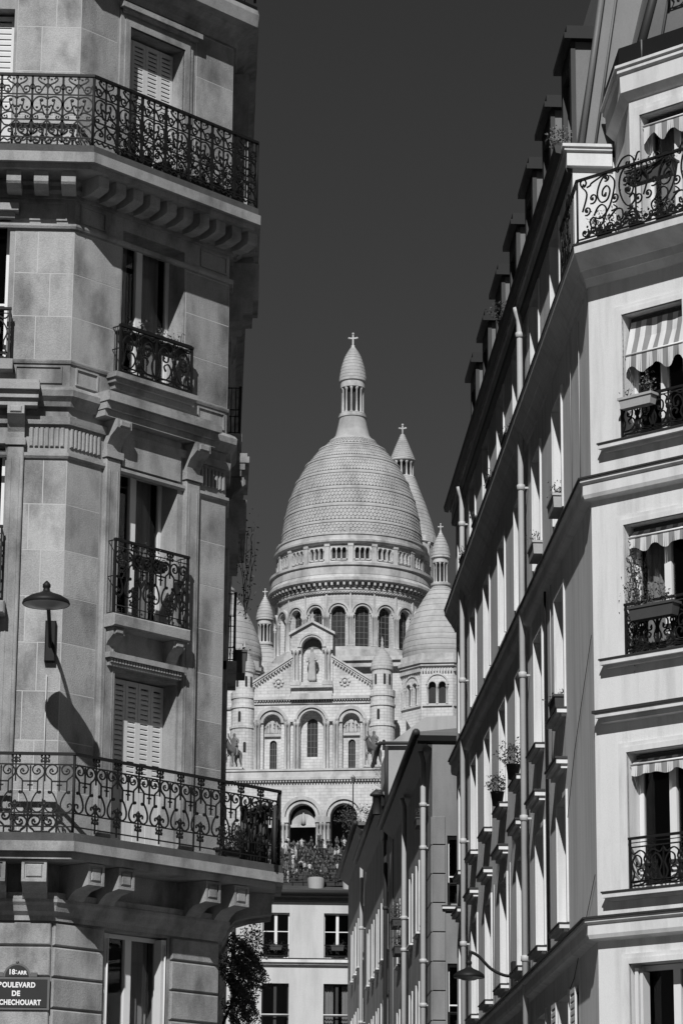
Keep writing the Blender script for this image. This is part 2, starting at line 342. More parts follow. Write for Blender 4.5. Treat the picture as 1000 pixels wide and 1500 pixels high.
def swirl_motif(w, h, name, r=.010):      # wide panel of free scrolls, x 0..w
    def T(pts): return [(x / 520. * w, (840 - y) / 430. * h) for x, y in pts]
    C_ = lambda p, n=5: T(curve(p, n))
    st = [C_([(20, 640), (60, 520), (15, 455), (5, 420), (35, 405), (55, 435), (38, 460), (22, 448)]), C_([(60, 470), (90, 462), (110, 445), (260, 400), (340, 395), (330, 425), (310, 412)]),
          C_([(250, 400), (185, 450), (150, 540), (180, 605), (235, 600), (260, 540), (235, 500), (200, 520), (195, 560), (220, 570), (225, 545)]),
          C_([(260, 430), (300, 480), (290, 560), (250, 660), (180, 720), (110, 700), (85, 730), (110, 780), (140, 740), (110, 715)]), C_([(120, 690), (150, 640), (190, 625), (225, 660), (215, 720), (170, 780), (90, 800)]),
          C_([(330, 390), (370, 340), (430, 330), (470, 370), (455, 420), (410, 415), (405, 375), (435, 380)]), C_([(430, 385), (360, 440), (340, 540), (370, 640), (420, 690), (470, 660), (460, 610), (425, 630)]),
          C_([(480, 380), (500, 330), (520, 325)]), C_([(430, 480), (425, 520), (460, 530), (480, 490), (455, 455), (430, 470)]), C_([(390, 540), (420, 520), (460, 560), (440, 610), (400, 590), (395, 560), (425, 560)]),
          C_([(250, 740), (310, 690), (360, 700), (365, 760), (325, 770), (320, 735)]), C_([(60, 790), (160, 830), (250, 790), (340, 800), (430, 740), (520, 760)]), C_([(40, 830), (120, 800), (210, 810), (330, 830), (420, 790), (520, 800)]),
          C_([(380, 780), (420, 730), (470, 720), (490, 770), (450, 790)]), T([(480, 400), (480, 840)]), C_([(270, 690), (320, 680), (290, 650)], 3)]
    bl = [(x / 520. * w, (840 - y) / 430. * h, q) for x, y, q in ((30, 445, .02), (215, 560, .02), (425, 400, .02), (420, 570, .045), (345, 560, .022), (455, 495, .03), (440, 700, .04), (395, 740, .04), (300, 800, .03), (180, 800, .03), (80, 800, .03), (480, 560, .025), (330, 740, .02))]
    for k in range(7):
        st.append(T(spiral(40 + k * 70, 795, 8, 34, 0, 400 * (1 if k % 2 else -1), 14))); bl.append(((40 + k * 70) / 520. * w, .1 * h, .022)); bl.append(((75 + k * 70) / 520. * w, .05 * h, .026)); bl.append(((60 + k * 70) / 520. * w, .2 * h, .02))
    for cx_, cy_, rr in ((110, 560, 40), (300, 600, 36), (395, 500, 34), (500, 650, 40), (500, 470, 36), (230, 440, 26), (60, 640, 34)):
        st.append(T(spiral(cx_, cy_, 6, rr, 40, 480, 16))); bl.append((cx_ / 520. * w, (840 - cy_) / 430. * h, .02))
    m1 = motif(name, st, bl, r)
    return m1
def grille_motif(w, h, name):       # small window guard, mirrored about its middle
    def T(pts): return [((x - .5) * w, z * h) for x, z in pts]
    half = [T(curve([(.02, .05), (.12, .3), (.05, .55), (.18, .78), (.33, .70), (.32, .5), (.2, .5), (.2, .62)], 4)), T(curve([(.08, .08), (.3, .12), (.42, .3), (.34, .44), (.22, .38), (.26, .28)], 4)),
            T(curve([(.0, .95), (.1, .82), (.3, .9), (.44, .82), (.46, .7)], 4)), T(curve([(.46, .1), (.44, .3), (.48, .5), (.42, .66), (.48, .8)], 4)), T(curve([(.1, .02), (.3, .02), (.46, .08)], 4))]
    mir = mirror
    st = half + [mir(x) for x in half] + [T([(.5, 0), (.5, 1)]), T([(0, 0), (1, 0)]), T([(0, 1), (1, 1)]), T([(0, 0), (0, 1)]), T([(1, 0), (1, 1)]), T([(0, .1), (1, .1)])]
    bl = [(0, .55 * h, .05), (0, .75 * h, .035), (0, .22 * h, .045), (-.24 * w, .3 * h, .02), (.24 * w, .3 * h, .02), (-.28 * w, .56 * h, .018), (.28 * w, .56 * h, .018)]
    return motif(name, st, bl, .0125)
def rail_run(railing, F, d, u0, u1, z0, z1, cells, cell_me, post_me, name='scroll_panel'):
    w = (u1 - u0) / cells
    for i in range(cells):
        place(name, cell_me, railing, F.pt(u0 + w * (i + .5), d, z0), F.rot)
        if post_me is not None and i:
            place('pendant', post_me[0], railing, F.pt(u0 + w * i, d, z0), F.rot); place('palmette', post_me[1], railing, F.pt(u0 + w * i, d, z0), F.rot)
# ------------------------------------------------------------------ windows, shutters
def french_window(bld, F, u0, u1, z0, z1, rec=.24, mats='white', rows=2, sill=None, curtain=False, open_=False, name='window', fw=.055, label=None, bars=None):
    mb = MB(); a, b = u0 + .004, u1 - .004; d0, d1 = -rec - .05, -rec
    mb.box(F, a, a + fw, d0, d1, z0, z1); mb.box(F, b - fw, b, d0, d1, z0, z1); mb.box(F, a + fw, b - fw, d0, d1, z1 - fw, z1); mb.box(F, a + fw, b - fw, d0, d1, z0, z0 + fw)
    mid = (a + b) / 2; mb.box(F, mid - .055, mid + .055, d0, d1 + .012, z0 + fw, z1 - fw)
    zs = [z0 + fw + (z1 - z0 - 2 * fw) * t for t in (bars if bars is not None else ([.42] if rows == 2 else []))]
    for z in zs:
        mb.box(F, a + fw, mid - .055, d0 + .01, d1 - .006, z - .016, z + .016); mb.box(F, mid + .055, b - fw, d0 + .01, d1 - .006, z - .016, z + .016)
    o = mb.build(name, mats, bld, label)
    zz = [z0 + fw] + zs + [z1 - fw]
    for s0, s1 in ((a + fw, mid - .055), (mid + .055, b - fw)):
        for q0, q1 in zip(zz, zz[1:]): MB().box(F, s0, s1, d0 + .016, d0 + .024, q0, q1).build('pane', 'glass', o)
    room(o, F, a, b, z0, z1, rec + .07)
    if curtain:
        crng = random.Random(int(abs(u0 * 977 + z0 * 131))); cw = [crng.uniform(.2, .48), crng.uniform(.15, .45)]
        for s0, s1 in ((a + .06, a + .06 + cw[0]), (b - .06 - cw[1], b - .06)):
            c = MB(); n = 10; vs_ = []
            for i in range(n + 1):
                u = s0 + (s1 - s0) * i / n; dd = -rec - .16 + .03 * math.sin(i * 1.9); vs_ += [F.pt(u, dd, z0), F.pt(u, dd, z1)]
            c.add(vs_, [(2 * i, 2 * i + 2, 2 * i + 3, 2 * i + 1) for i in range(n)], 0, True).build('curtain', 'curtain', o)
    return o
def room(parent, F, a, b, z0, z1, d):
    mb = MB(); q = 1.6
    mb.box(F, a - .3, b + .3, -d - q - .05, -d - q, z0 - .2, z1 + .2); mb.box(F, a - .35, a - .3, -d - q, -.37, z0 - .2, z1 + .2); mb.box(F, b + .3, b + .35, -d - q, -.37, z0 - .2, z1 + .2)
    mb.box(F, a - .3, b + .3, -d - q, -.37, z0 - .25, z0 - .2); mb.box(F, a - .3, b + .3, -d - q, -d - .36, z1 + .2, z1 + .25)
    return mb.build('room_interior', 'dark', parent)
def shutter_leaf(bld, F, u0, u1, d, z0, z1, n_slats=24, cols=2, name='shutter', ang=0):
    mb = MB(); t = .03; w = .045
    mb.box(F, u0, u0 + w, d - t, d, z0, z1); mb.box(F, u1 - w, u1, d - t, d, z0, z1)
    for z in (z0, z0 + (z1 - z0) * .36, z1 - w * 1.4): mb.box(F, u0 + w, u1 - w, d - t, d, z, z + w * 1.4)
    o = mb.build(name, 'shutter', bld)
    zl = z0 + (z1 - z0) * .36 + w * 1.4
    MB().box(F, u0 + w, u1 - w, d - t + .004, d - .006, z0 + w * 1.4, zl - w * 1.4).build('panel', 'shutter', o); MB().box(F, u0 + w, u1 - w, d - t - .03, d - t - .022, zl, z1 - w * 1.4).build('slit_shade', 'dark', o)  # dark sheet stands in for the shade between the louvre slats
    sl = MB(); zl = z0 + (z1 - z0) * .36 + w * 1.4; n = max(8, n_slats // 2)
    for i in range(n):
        z = zl + (z1 - w * 1.4 - zl) * (i + .1) / n; h = (z1 - w * 1.4 - zl) / n * .6
        q = [F.pt(u0 + w, d - .016, z), F.pt(u1 - w, d - .016, z), F.pt(u1 - w, d - .002, z - h * .5), F.pt(u0 + w, d - .002, z - h * .5)]
        sl.hexa(q + [(x, y, zz + h) for x, y, zz in q])
    sl.build('louvre_slats', 'shutter', o, stuff=True)
    return o
def architrave(bld, F, u0, u1, z0, z1, w=.13, d=.05, m='trim', name='window_surround', sides=True, top=.13):
    mb = MB()
    for k, (e, dd) in enumerate(((w, d * .6), (w * .55, d))):
        mb.box(F, u0 - e, u0, .001, dd, z0, z1 + (top * e / w)); mb.box(F, u1, u1 + e, .001, dd, z0, z1 + (top * e / w)); mb.box(F, u0, u1, .001, dd, z1, z1 + top * e / w)
    return mb.build(name, m, bld)
def sill_block(bld, F, u0, u1, z0, z1, d, m='trim', lead=True, name='sill'):
    mb = MB(); h = z1 - z0
    mb.box(F, u0 + .05, u1 - .05, .001, d * .5, z0, z0 + h * .4); mb.box(F, u0, u1, .001, d, z0 + h * .4, z1)
    o = mb.build(name, m, bld)
    if lead: MB().box(F, u0 - .012, u1 + .012, .001, d + .015, z1 + .001, z1 + .022).build('flashing', 'lead', o)
    return o
# ------------------------------------------------------------------ foliage
def shrub_mesh(mb, centre, rad, n, size, rng, mi=0, shell=.5, hang=0):
    for _ in range(n):
        while True:
            p = Vector((rng.uniform(-1, 1), rng.uniform(-1, 1), rng.uniform(-1, 1)))
            if shell ** 2 * rng.random() < p.length_squared < 1: break
        k = 1 + .25 * math.sin(p.x * 5 + p.z * 7) + .15 * math.sin(p.y * 9 + 2)
        mb.leaf((centre[0] + p.x * rad[0] * k, centre[1] + p.y * rad[1] * k, centre[2] + p.z * rad[2] * k), size * rng.uniform(.6, 1.3), rng, mi)
def planter(F, u0, u1, d0, d1, z0, h, label, plant='bushy', pale=False, seed=1, ph=.25, group='window boxes', name='flower_box', n=150):
    rng = random.Random(seed); c = F.pt((u0 + u1) / 2, (d0 + d1) / 2, z0)
    t = thing(name, label, 'flower box', c, group)
    mb = MB(); e = .03
    q = [F.pt(u0 + e, d0 + e / 2, z0), F.pt(u1 - e, d0 + e / 2, z0), F.pt(u1 - e, d1 - e / 2, z0), F.pt(u0 + e, d1 - e / 2, z0)]
    q2 = [F.pt(u0, d0, z0 + h), F.pt(u1, d0, z0 + h), F.pt(u1, d1, z0 + h), F.pt(u0, d1, z0 + h)]
    mb.hexa(q + q2); mb.box(F, u0 - .012, u1 + .012, d0 - .012, d1 + .012, z0 + h - .03, z0 + h + .004)
    mb.build('box', 'planterpale' if pale else 'terracotta', t)
    mb = MB(); s = MB()
    for i in range(max(3, int((u1 - u0) / .09))):
        u = rng.uniform(u0 + .04, u1 - .04); d = rng.uniform(d0 + .03, d1 - .03); hh = ph * rng.uniform(.5, 1.3)
        tip = F.pt(u + rng.uniform(-.08, .08), d + rng.uniform(-.06, .08), z0 + h + hh)
        s.tube([F.pt(u, d, z0 + h - .02), tip], .005, 3)
        for _ in range(n // max(3, int((u1 - u0) / .09))):
            f = rng.uniform(.25, 1.05); b = F.pt(u, d, z0 + h)
            mb.leaf([b[k] + (tip[k] - b[k]) * f + rng.gauss(0, .045) for k in range(3)], rng.uniform(.014, .03), rng)
    s.build('stems', 'twig', t); mb.build('foliage', 'leafpale' if plant == 'pale' else 'leaf', t)
    return t
def climber(F, u, d, z0, z1, label, seed, w=.12, n=260, m='leaf', strands=5, parent_name='climbing_plant', size=.022):
    rng = random.Random(seed); t = thing(parent_name, label, 'plant', F.pt(u, d, z0)); s = MB(); mb = MB()
    for k in range(strands):
        uu, dd = u + rng.uniform(-w, w) * .5, d; pts = []
        for i in range(9):
            pts.append(F.pt(uu, dd, z0 + (z1 - z0) * i / 8 * (1 if k else 1))); uu += rng.gauss(0, w * .3); dd += rng.gauss(0, .025)
        s.tube(pts, .005, 3)
        for _ in range(n // strands):
            b = pts[rng.randrange(len(pts))]; mb.leaf([b[0] + rng.gauss(0, w * .35), b[1] + rng.gauss(0, w * .2), b[2] + rng.gauss(0, .12)], size * rng.uniform(.6, 1.3), rng)
    s.build('stems', 'twig', t); mb.build('foliage', m, t); return t
# ------------------------------------------------------------------ ground
g = MB(); ys = [-400, 108, 122, 180, 300, 355, 364, 394, 470, 700, 2500]; zs = [0, 0, 6, 18, 36, 46, 50.0, 58.0, 58.5, 40, 0]; xs = [-1500, -300, -80, 0, 80, 300, 1500]
g.add([(x, y, z if abs(x) < 400 else z * .3) for y, z in zip(ys, zs) for x in xs], [(j * 7 + i, j * 7 + i + 1, j * 7 + i + 8, j * 7 + i + 7) for j in range(len(ys) - 1) for i in range(6)])
structure(g.build('ground', 'hill'))
structure(MB().add([(-300, -60, .012), (300, -60, .012), (300, 32.5, .012), (-300, 32.5, .012)], [(0, 1, 2, 3)]).build('boulevard', 'ground'))
structure(MB().add([(.9, 32.5, .012), (4.2, 32.5, .012), (4.2, 107, .012), (.9, 107, .012)], [(0, 1, 2, 3)]).build('street', 'ground'))
pv = MB(); F0 = Frame((0, 0), 90)
pv.poly_prism([(-60, 33.2), (-1.97, 33.2), (.9, 36), (.9, 107), (-60, 107)], .012, .14); structure(pv.build('pavement', 'pave'))
pv = MB(); pv.poly_prism([(60, 33.2), (60, 107), (4.2, 107), (4.2, 37), (6.5, 33.2)], .012, .14); structure(pv.build('pavement', 'pave'))
# ------------------------------------------------------------------ the stone corner building (left)
LA = (-1.972, 37.0)
LB = Frame(LA, 90); LP = Frame(LA, 45); PEND = LP.xy(2.94); LS = Frame(PEND, 0)
LPATH = [(-14, 37.0), LA, PEND, (PEND[0], 66)]
left = thing('corner_building', 'ornate pale stone corner building with iron balconies and a cut corner', 'building', (LA[0], LA[1], 0))
def window_hole(u0, u1, z0, z1): return (u0, u1, z0, z1)
P_OPS = [(.88, 1.94, 16.35, 18.6), (.89, 2.06, 13.53, 15.62), (.92, 2.02, 10.23, 12.37), (.92, 2.08, 7.22, 9.52), (.9, 2.02, 3.6, 6.15), (.9, 2.0, 19.7, 21.8)]
B_OPS = [(-2.0, -.9, 16.35, 18.55), (-2.05, -.85, 13.5, 15.6), (-2.05, -.8, 10.23, 12.4), (-2.1, -1.0, 7.22, 9.5), (-2.9, -1.5, 3.2, 6.15)]
S_OPS = [(u, u + 1.1, z, z + 2.1) for u in (1.2, 4.0, 6.8) for z in (3.9, 7.25, 10.3, 13.5, 16.4)]
w = MB()
wall_boxes(w, LP, 0, 2.94, 0, 24, P_OPS, -.36, 0); wall_boxes(w, LB, -12, 0, 0, 24, B_OPS, -.36, 0); wall_boxes(w, LS, 0, 28, 0, 24, S_OPS, -.36, 0)
lwall = w.build('wall', ['limebig'], left)
back = MB(); back.poly_prism([(-12, 39.4), (-2.7, 39.4), (-2.2, 41.0), (-2.2, 64), (-12, 64)], 0.2, 24.1); back.build('light_stop_core', 'dark', left)  # unseen solid core, added so no light leaks through the building
roof = MB(); roof.poly_prism([(-13.9, 37.05), (-1.99, 37.05), (PEND[0] - .05, PEND[1] + .02), (PEND[0] - .05, 65), (-13.9, 65)], 24.01, 24.3); roof.build('roof', 'zinc', left)
# stones: each course of each storey (base of wall below the first balcony is rusticated)
rng = random.Random(5)
P_ST = [(.68, 2.2, 16.3, 18.95), (.86, 2.09, 13.4, 15.7), (.6, 2.4, 6.9, 13.2)]
for a, b, cs in ((16.35, 18.95, .65), (13.56, 15.36, .6), (9.75, 12.2, .61), (7.2, 9.75, .62)):
    ops = P_ST if a > 9 or a < 9 else P_OPS
    ashlar(lwall, LP, 0.0, 2.94, a, b, [o for o in ops if o[2] < b and o[3] > a], cs, .62, rng=rng)
    ashlar(lwall, LB, -.78 if a < 16 else -.86, .002, a, b, [], cs, .5, rng=rng)
ashlar(lwall, LP, 0.0, 2.94, 19.55, 22.2, [(.7, 2.2, 19, 22)], .6, .62, rng=rng)
for (F, a, b) in ((LP, .004, .86), (LP, 2.06, 2.936), (LB, -1.4, -.004)):
    z = 2.4
    while z < 6.0:
        z1 = z + .385; n = max(1, round((b - a) / 1.0))
        for i in range(n):
            MB().cbox(F, a + (b - a) * i / n + .002, a + (b - a) * (i + 1) / n - .002, .001, .045, z + .012, min(z1, 6.17) - .012, .016).build('stone', 'lime', lwall)
        z = z1
# mouldings that run round the corner
def moulding(prof, name='cornice', m='limebig', path=LPATH): return MB().sweep(path, prof).build(name, m, left)
moulding([(0, 18.97), (0.04, 18.97), (.06, 19.06), (.16, 19.12), (.22, 19.2), (.34, 19.24), (.36, 19.42), (.34, 19.5), (0, 19.5)])
moulding([(0, 15.80), (.05, 15.80), (.05, 15.86), (.10, 15.9), (.10, 15.96), (.14, 16.0), (.14, 16.05), (0, 16.05)], 'frieze_moulding')
moulding([(0, 15.38), (.045, 15.38), (.06, 15.41), (.06, 15.44), (0, 15.44)], 'string_course')
moulding([(0, 12.9), (.06, 12.9), (.08, 12.96), (.14, 13.02), (.15, 13.1), (.12, 13.14), (.05, 13.18), (0, 13.2)], 'string_course')
moulding([(0, 12.66), (.05, 12.66), (.06, 12.7), (.07, 12.76), (0, 12.76)], 'string_course')
moulding([(0, 12.2), (.03, 12.2), (.05, 12.23), (.05, 12.27), (0, 12.27)], 'string_course')
moulding([(0, 6.18), (.06, 6.18), (.06, 6.24), (.11, 6.29), (.13, 6.36), (.16, 6.4), (.16, 6.44), (0, 6.44)])
moulding([(0, 13.5), (.02, 13.5), (.03, 13.53), (.03, 13.55), (0, 13.555)], 'string_course')
# framed panels above and below the fourth-floor window
def panel_frame(F, u0, u1, z0, z1, t=.022, d=.02):
    mb = MB()
    mb.box(F, u0, u1, .001, d, z0, z0 + t); mb.box(F, u0, u1, .001, d, z1 - t, z1); mb.box(F, u0, u0 + t, .001, d, z0 + t, z1 - t); mb.box(F, u1 - t, u1, .001, d, z0 + t, z1 - t)
    return mb.build('panel_frame', 'limebig', left)
for z0, z1 in ((15.5, 15.76), (13.23, 13.47)):
    panel_frame(LP, .1, .56 if z0 > 15 else .5, z0, z1); panel_frame(LP, 2.36, 2.88, z0, z1); panel_frame(LB, -.72, -.1, z0, z1)
# fluted frieze
for F, a, b in ((LP, .03, .58), (LP, 2.44, 2.92), (LB, -.5, -.03)):
    n = int((b - a) / .062); fr = MB()
    for i in range(n):
        u = a + (b - a) * i / n; fr.cbox(F, u + .004, u + (b - a) / n - .016, .001, .03, 12.36, 12.62, .012)
    fr.build('fluted_frieze', 'limebig', left)
# bay over the third-floor window: projecting cornice, consoles, pilasters
def console(F, u0, u1, z0, z1, d, name='console', dbot=None):
    mb = MB(); h = z1 - z0; dbot = d * .25 if dbot is None else dbot
    prof = [(.001, z0), (dbot, z0), (dbot * 1.1, z0 + h * .2), (d * .5, z0 + h * .45), (d * .82, z0 + h * .6), (d, z0 + h * .7), (d, z1), (.001, z1)]
    k = len(prof); vs_ = [F.pt(u0, a, z) for a, z in prof] + [F.pt(u1, a, z) for a, z in prof]
    mb.add(vs_, [tuple(range(k)), tuple(range(2 * k - 1, k - 1, -1))] + [(i, (i + 1) % k, (i + 1) % k + k, i + k) for i in range(k)])
    e = (u1 - u0) * .16; mb.cbox(F, u0 + e, u1 - e, d - .002, d + .022, z0 + h * .74, z1 - h * .05, .012)
    return mb.build(name, 'limebig', left)
def bay_cornice(F, u0, u1):
    mb = MB()
    for a, b, d0 in ((12.86, 12.95, .22), (12.951, 13.05, .27), (13.051, 13.14, .33), (13.141, 13.19, .30)): mb.box(F, u0 - d0 * .25, u1 + d0 * .25, .001, d0, a, b)
    return mb.build('bay_cornice', 'limebig', left)
bay_cornice(LP, .5, 2.44); bay_cornice(LB, -2.7, -.45); bay_cornice(LS, 1.0, 2.6)
lint = MB(); lint.box(LP, .925, 2.015, -.29, .06, 12.3, 12.855); lint.build('lintel', 'limebig', left)
for F, u0, u1 in ((LP, .64, .9), (LP, 2.12, 2.38), (LB, -.78, -.56), (LB, -2.4, -2.15), (LS, 1.0, 1.2), (LS, 2.3, 2.5)):
    console(F, u0, u1, 12.46, 12.855, .26)
    mb = MB(); mb.box(F, u0 - .02, u1 + .02, .001, .10, 12.36, 12.455); mb.cbox(F, u0, u1, .001, .07, 7.25, 12.355, .012)
    mb.box(F, u0 + .05, u0 + .065, .07, .078, 7.6, 12.2); mb.box(F, u1 - .065, u1 - .05, .07, .078, 7.6, 12.2); mb.build('pilaster', 'limebig', left)
# surrounds and windows of the bevelled corner
architrave(left, LP, .88, 1.94, 16.35, 18.6, .17, .05, 'limebig', top=.2)
mb = MB(); mb.box(LP, .66, 2.2, .052, .13, 18.82, 18.9); mb.box(LP, .72, 2.14, .052, .09, 18.76, 18.818); mb.build('window_hood', 'limebig', left)
for k in range(4): shutter_leaf(left, LP, .885 + k * .264, 1.143 + k * .264, -.2, 16.4, 18.56, 40)
for k in range(5): shutter_leaf(left, LP, .925 + k * .231, 1.15 + k * .231, -.24, 7.24, 9.5, 40)
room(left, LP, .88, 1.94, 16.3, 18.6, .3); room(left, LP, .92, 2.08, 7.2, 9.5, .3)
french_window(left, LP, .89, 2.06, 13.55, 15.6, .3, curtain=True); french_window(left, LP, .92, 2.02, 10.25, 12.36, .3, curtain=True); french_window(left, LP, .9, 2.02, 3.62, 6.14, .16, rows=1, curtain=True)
for a, b in ((.905, 1.0), (1.93, 2.015)):
    mb = MB(); mb.box(LP, a, b, -.15, -.02, 3.63, 6.12); o = mb.build('folded_shutter', 'shutter', left)
    MB().tube([LP.pt((a + b) / 2, .005, 3.7), LP.pt((a + b) / 2, .005, 6.05)], .012, 5).build('bolt', 'shutter', o)
for i, (a, b, z0, z1) in enumerate([o[:4] for o in B_OPS]):
    if i in (0,):
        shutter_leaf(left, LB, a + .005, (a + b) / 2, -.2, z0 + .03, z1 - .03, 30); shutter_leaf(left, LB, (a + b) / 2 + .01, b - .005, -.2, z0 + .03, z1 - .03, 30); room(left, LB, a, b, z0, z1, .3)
    else: french_window(left, LB, a, b, z0 + .02, z1 - .02, .26)
mb = MB(); mb.box(LB, -2.2, -.74, .001, .18, 15.58, 15.68); mb.box(LB, -2.15, -.79, .001, .1, 15.5, 15.578); mb.build('window_hood', 'limebig', left)
for a, b, z0, z1 in S_OPS: french_window(left, LS, a, b, z0 + .02, z1 - .02, .25)
# fourth-floor sill and guard, third-floor balconet, entablature over the second-floor window
mb = MB(); mb.box(LP, .72, 2.12, .001, .1, 13.32, 13.4); mb.box(LP, .68, 2.16, .001, .15, 13.401, 13.46); mb.box(LP, .65, 2.19, .001, .2, 13.461, 13.53); mb.build('sill', 'limebig', left)
def guard(bld, F, u0, u1, d, z0, z1, cell_me, n, sides=True, post_me=None, name='window_guard'):
    mb = MB(); r = .014
    for z in (z0, z0 + (z1 - z0) * .1, z1 - (z1 - z0) * .1): mb.tube([F.pt(u0, d, z), F.pt(u1, d, z)], .008, 4)
    mb.box(F, u0 - .02, u1 + .02, d - .02, d + .02, z1 - .02, z1 + .012)
    for u in (u0, u1): mb.box(F, u - r, u + r, d - r, d + r, z0 - .03, z1 - .02)
    if sides:
        for u in (u0, u1):
            for z in (z0, z0 + (z1 - z0) * .5, z1 - .01): mb.tube([F.pt(u, d, z), F.pt(u, 0.01, z)], .009, 4)
            for k in (.33, .66): mb.tube([F.pt(u, d * k, z0), F.pt(u, d * k, z1)], .008, 4)
    o = mb.build(name, 'iron', bld)
    if cell_me is not None: rail_run(o, F, d, u0, u1, z0, z1, n, cell_me, post_me)
    return o
GR4 = grille_motif(.66, .66, 'guard_scrolls'); LY3 = lyre_motif(.332, .98, 'guard_lyre'); PL3 = palmette_motif(.98, 'guard_palmette')
guard(left, LP, .74, 2.08, .16, 13.56, 14.2, GR4, 2)
guard(left, LP, .71, 2.04, .21, 10.25, 11.23, LY3, 4, True, PL3)
mb = MB(); mb.cbox(LP, .67, 2.08, .001, .26, 10.06, 10.23, .02); mb.build('balconet_slab', 'limebig', left)
guard(left, LB, -2.1, -.8, .17, 13.52, 14.2, GR4, 2); guard(left, LB, -2.1, -.8, .2, 10.25, 11.23, LY3, 4, True, PL3)
mb = MB(); mb.box(LB, -2.2, -.74, .001, .2, 13.36, 13.5); mb.build('sill', 'limebig', left)
mb = MB(); mb.cbox(LB, -2.2, -.72, .001, .3, 10.06, 10.23, .02); mb.build('balconet_slab', 'limebig', left)
for u in (.72, 1.82): console(LP, u, u + .2, 9.74, 10.055, .2)
mb = MB(); mb.box(LP, .74, 2.06, .001, .12, 9.56, 9.60); mb.box(LP, .70, 2.10, .001, .17, 9.66, 9.73)
for i in range(26): mb.box(LP, .75 + i * .05, .78 + i * .05, .001, .145, 9.602, 9.658)
mb.build('entablature', 'limebig', left)
# fifth-floor balcony: slab, brackets, railing
def miter_pts(path, ds):      # offset each segment of a plan path by its own distance
    segs = []
    for (a, b), d in zip(zip(path, path[1:]), ds):
        t = (Vector(b) - Vector(a)).normalized(); n = Vector((t.y, -t.x)); segs.append((Vector(a) + n * d, t))
    out = [segs[0][0]]
    for (p, t), (q, s) in zip(segs, segs[1:]):
        k = t.x * s.y - t.y * s.x; w_ = q - p; out.append(p + t * ((w_.x * s.y - w_.y * s.x) / k))
    e = Vector(path[-1]); t = segs[-1][1]; n = Vector((t.y, -t.x)); out.append(e + n * ds[-1]); return [tuple(x) for x in out]
def slab(path, prof, name='balcony_slab'): return MB().sweep(path, prof).build(name, 'limebig', left)
SL5 = [(-5.0, 37.0), LA, PEND, (PEND[0], PEND[1] + 1.4)]
for z0, z1, e, m_ in ((16.03, 16.1, .08, 'limebig'), (16.101, 16.24, 0, 'limebig'), (16.241, 16.345, .03, 'stain_shade')):
    out_ = miter_pts(SL5, (.64 - e, .64 - e, .42 - e)); MB().poly_prism([tuple(p) for p in out_] + SL5[::-1], z0, z1).build('balcony_slab', m_, left)
def bracket(F, u0, u1):
    prof = [(.141, 15.8), (.3, 15.8), (.46, 15.85), (.48, 15.88), (.48, 16.028), (.141, 16.028)]; k = len(prof); mb = MB()
    mb.add([F.pt(u0, a, z) for a, z in prof] + [F.pt(u1, a, z) for a, z in prof], [tuple(range(k)), tuple(range(2 * k - 1, k - 1, -1))] + [(i, (i + 1) % k, (i + 1) % k + k, i + k) for i in range(k)])
    return mb.build('bracket', 'limebig', left)
for i in range(10): bracket(LP, -.02 + i * .315, .16 + i * .315)
for i in range(9): bracket(LB, -3.05 + i * .36, -2.86 + i * .36)
for i in range(3): console(LS, .25 + i * .42, .45 + i * .42, 15.86, 16.028, .34, 'bracket', .1)
mb = MB(); mb.box(LS, .4, 1.2, .001, .42, 15.3, 15.85); mb.box(LS, .4, 1.15, .001, .34, 15.12, 15.299); mb.box(LS, .4, 1.1, .001, .2, 14.98, 15.119); mb.build('stepped_corbel', 'limebig', left)
def balcony_railing(bld, pts, z0, z1, cells, cell_me, post_me, rails, cap=.02, posts=True):
    mb = MB()
    for z in rails: mb.sweep(pts, [(-.008, z - .008), (.008, z - .008), (.008, z + .008), (-.008, z + .008)])
    mb.sweep(pts, [(-.025, z1 - .022), (.025, z1 - .022), (.025, z1 + .012), (-.025, z1 + .012)])
    for i, p in enumerate(pts): mb.tube([(p[0], p[1], z0 - .06), (p[0], p[1], z1 - .02)], .018, 6)
    o = mb.build('balcony_railing', 'iron', bld)
    for (p, q), n in zip(zip(pts, pts[1:]), cells):
        dv = Vector(q) - Vector(p); L_ = dv.length; rot = math.atan2(dv.y, dv.x)
        for i in range(n):
            c = Vector(p) + dv * ((i + .5) / n); place('scroll_panel', cell_me, o, (c.x, c.y, z0), rot)
            if post_me is not None and i:
                c = Vector(p) + dv * (i / n); place('pendant', post_me[0], o, (c.x, c.y, z0), rot); place('palmette', post_me[1], o, (c.x, c.y, z0), rot)
    return o
short = [(-5.0, 37.0), LA, PEND, (PEND[0], PEND[1] + 1.35)]
p5 = miter_pts(short, (.55, .55, .36))
HM = heart_motif(.42, .96, 'heart_scrolls')
def nlen(p, q, w): return max(1, round((Vector(q) - Vector(p)).length / w))
balcony_railing(left, p5, 16.4, 17.36, [nlen(a, b, .42) for a, b in zip(p5, p5[1:])], HM, None, (16.47, 16.72, 17.08))
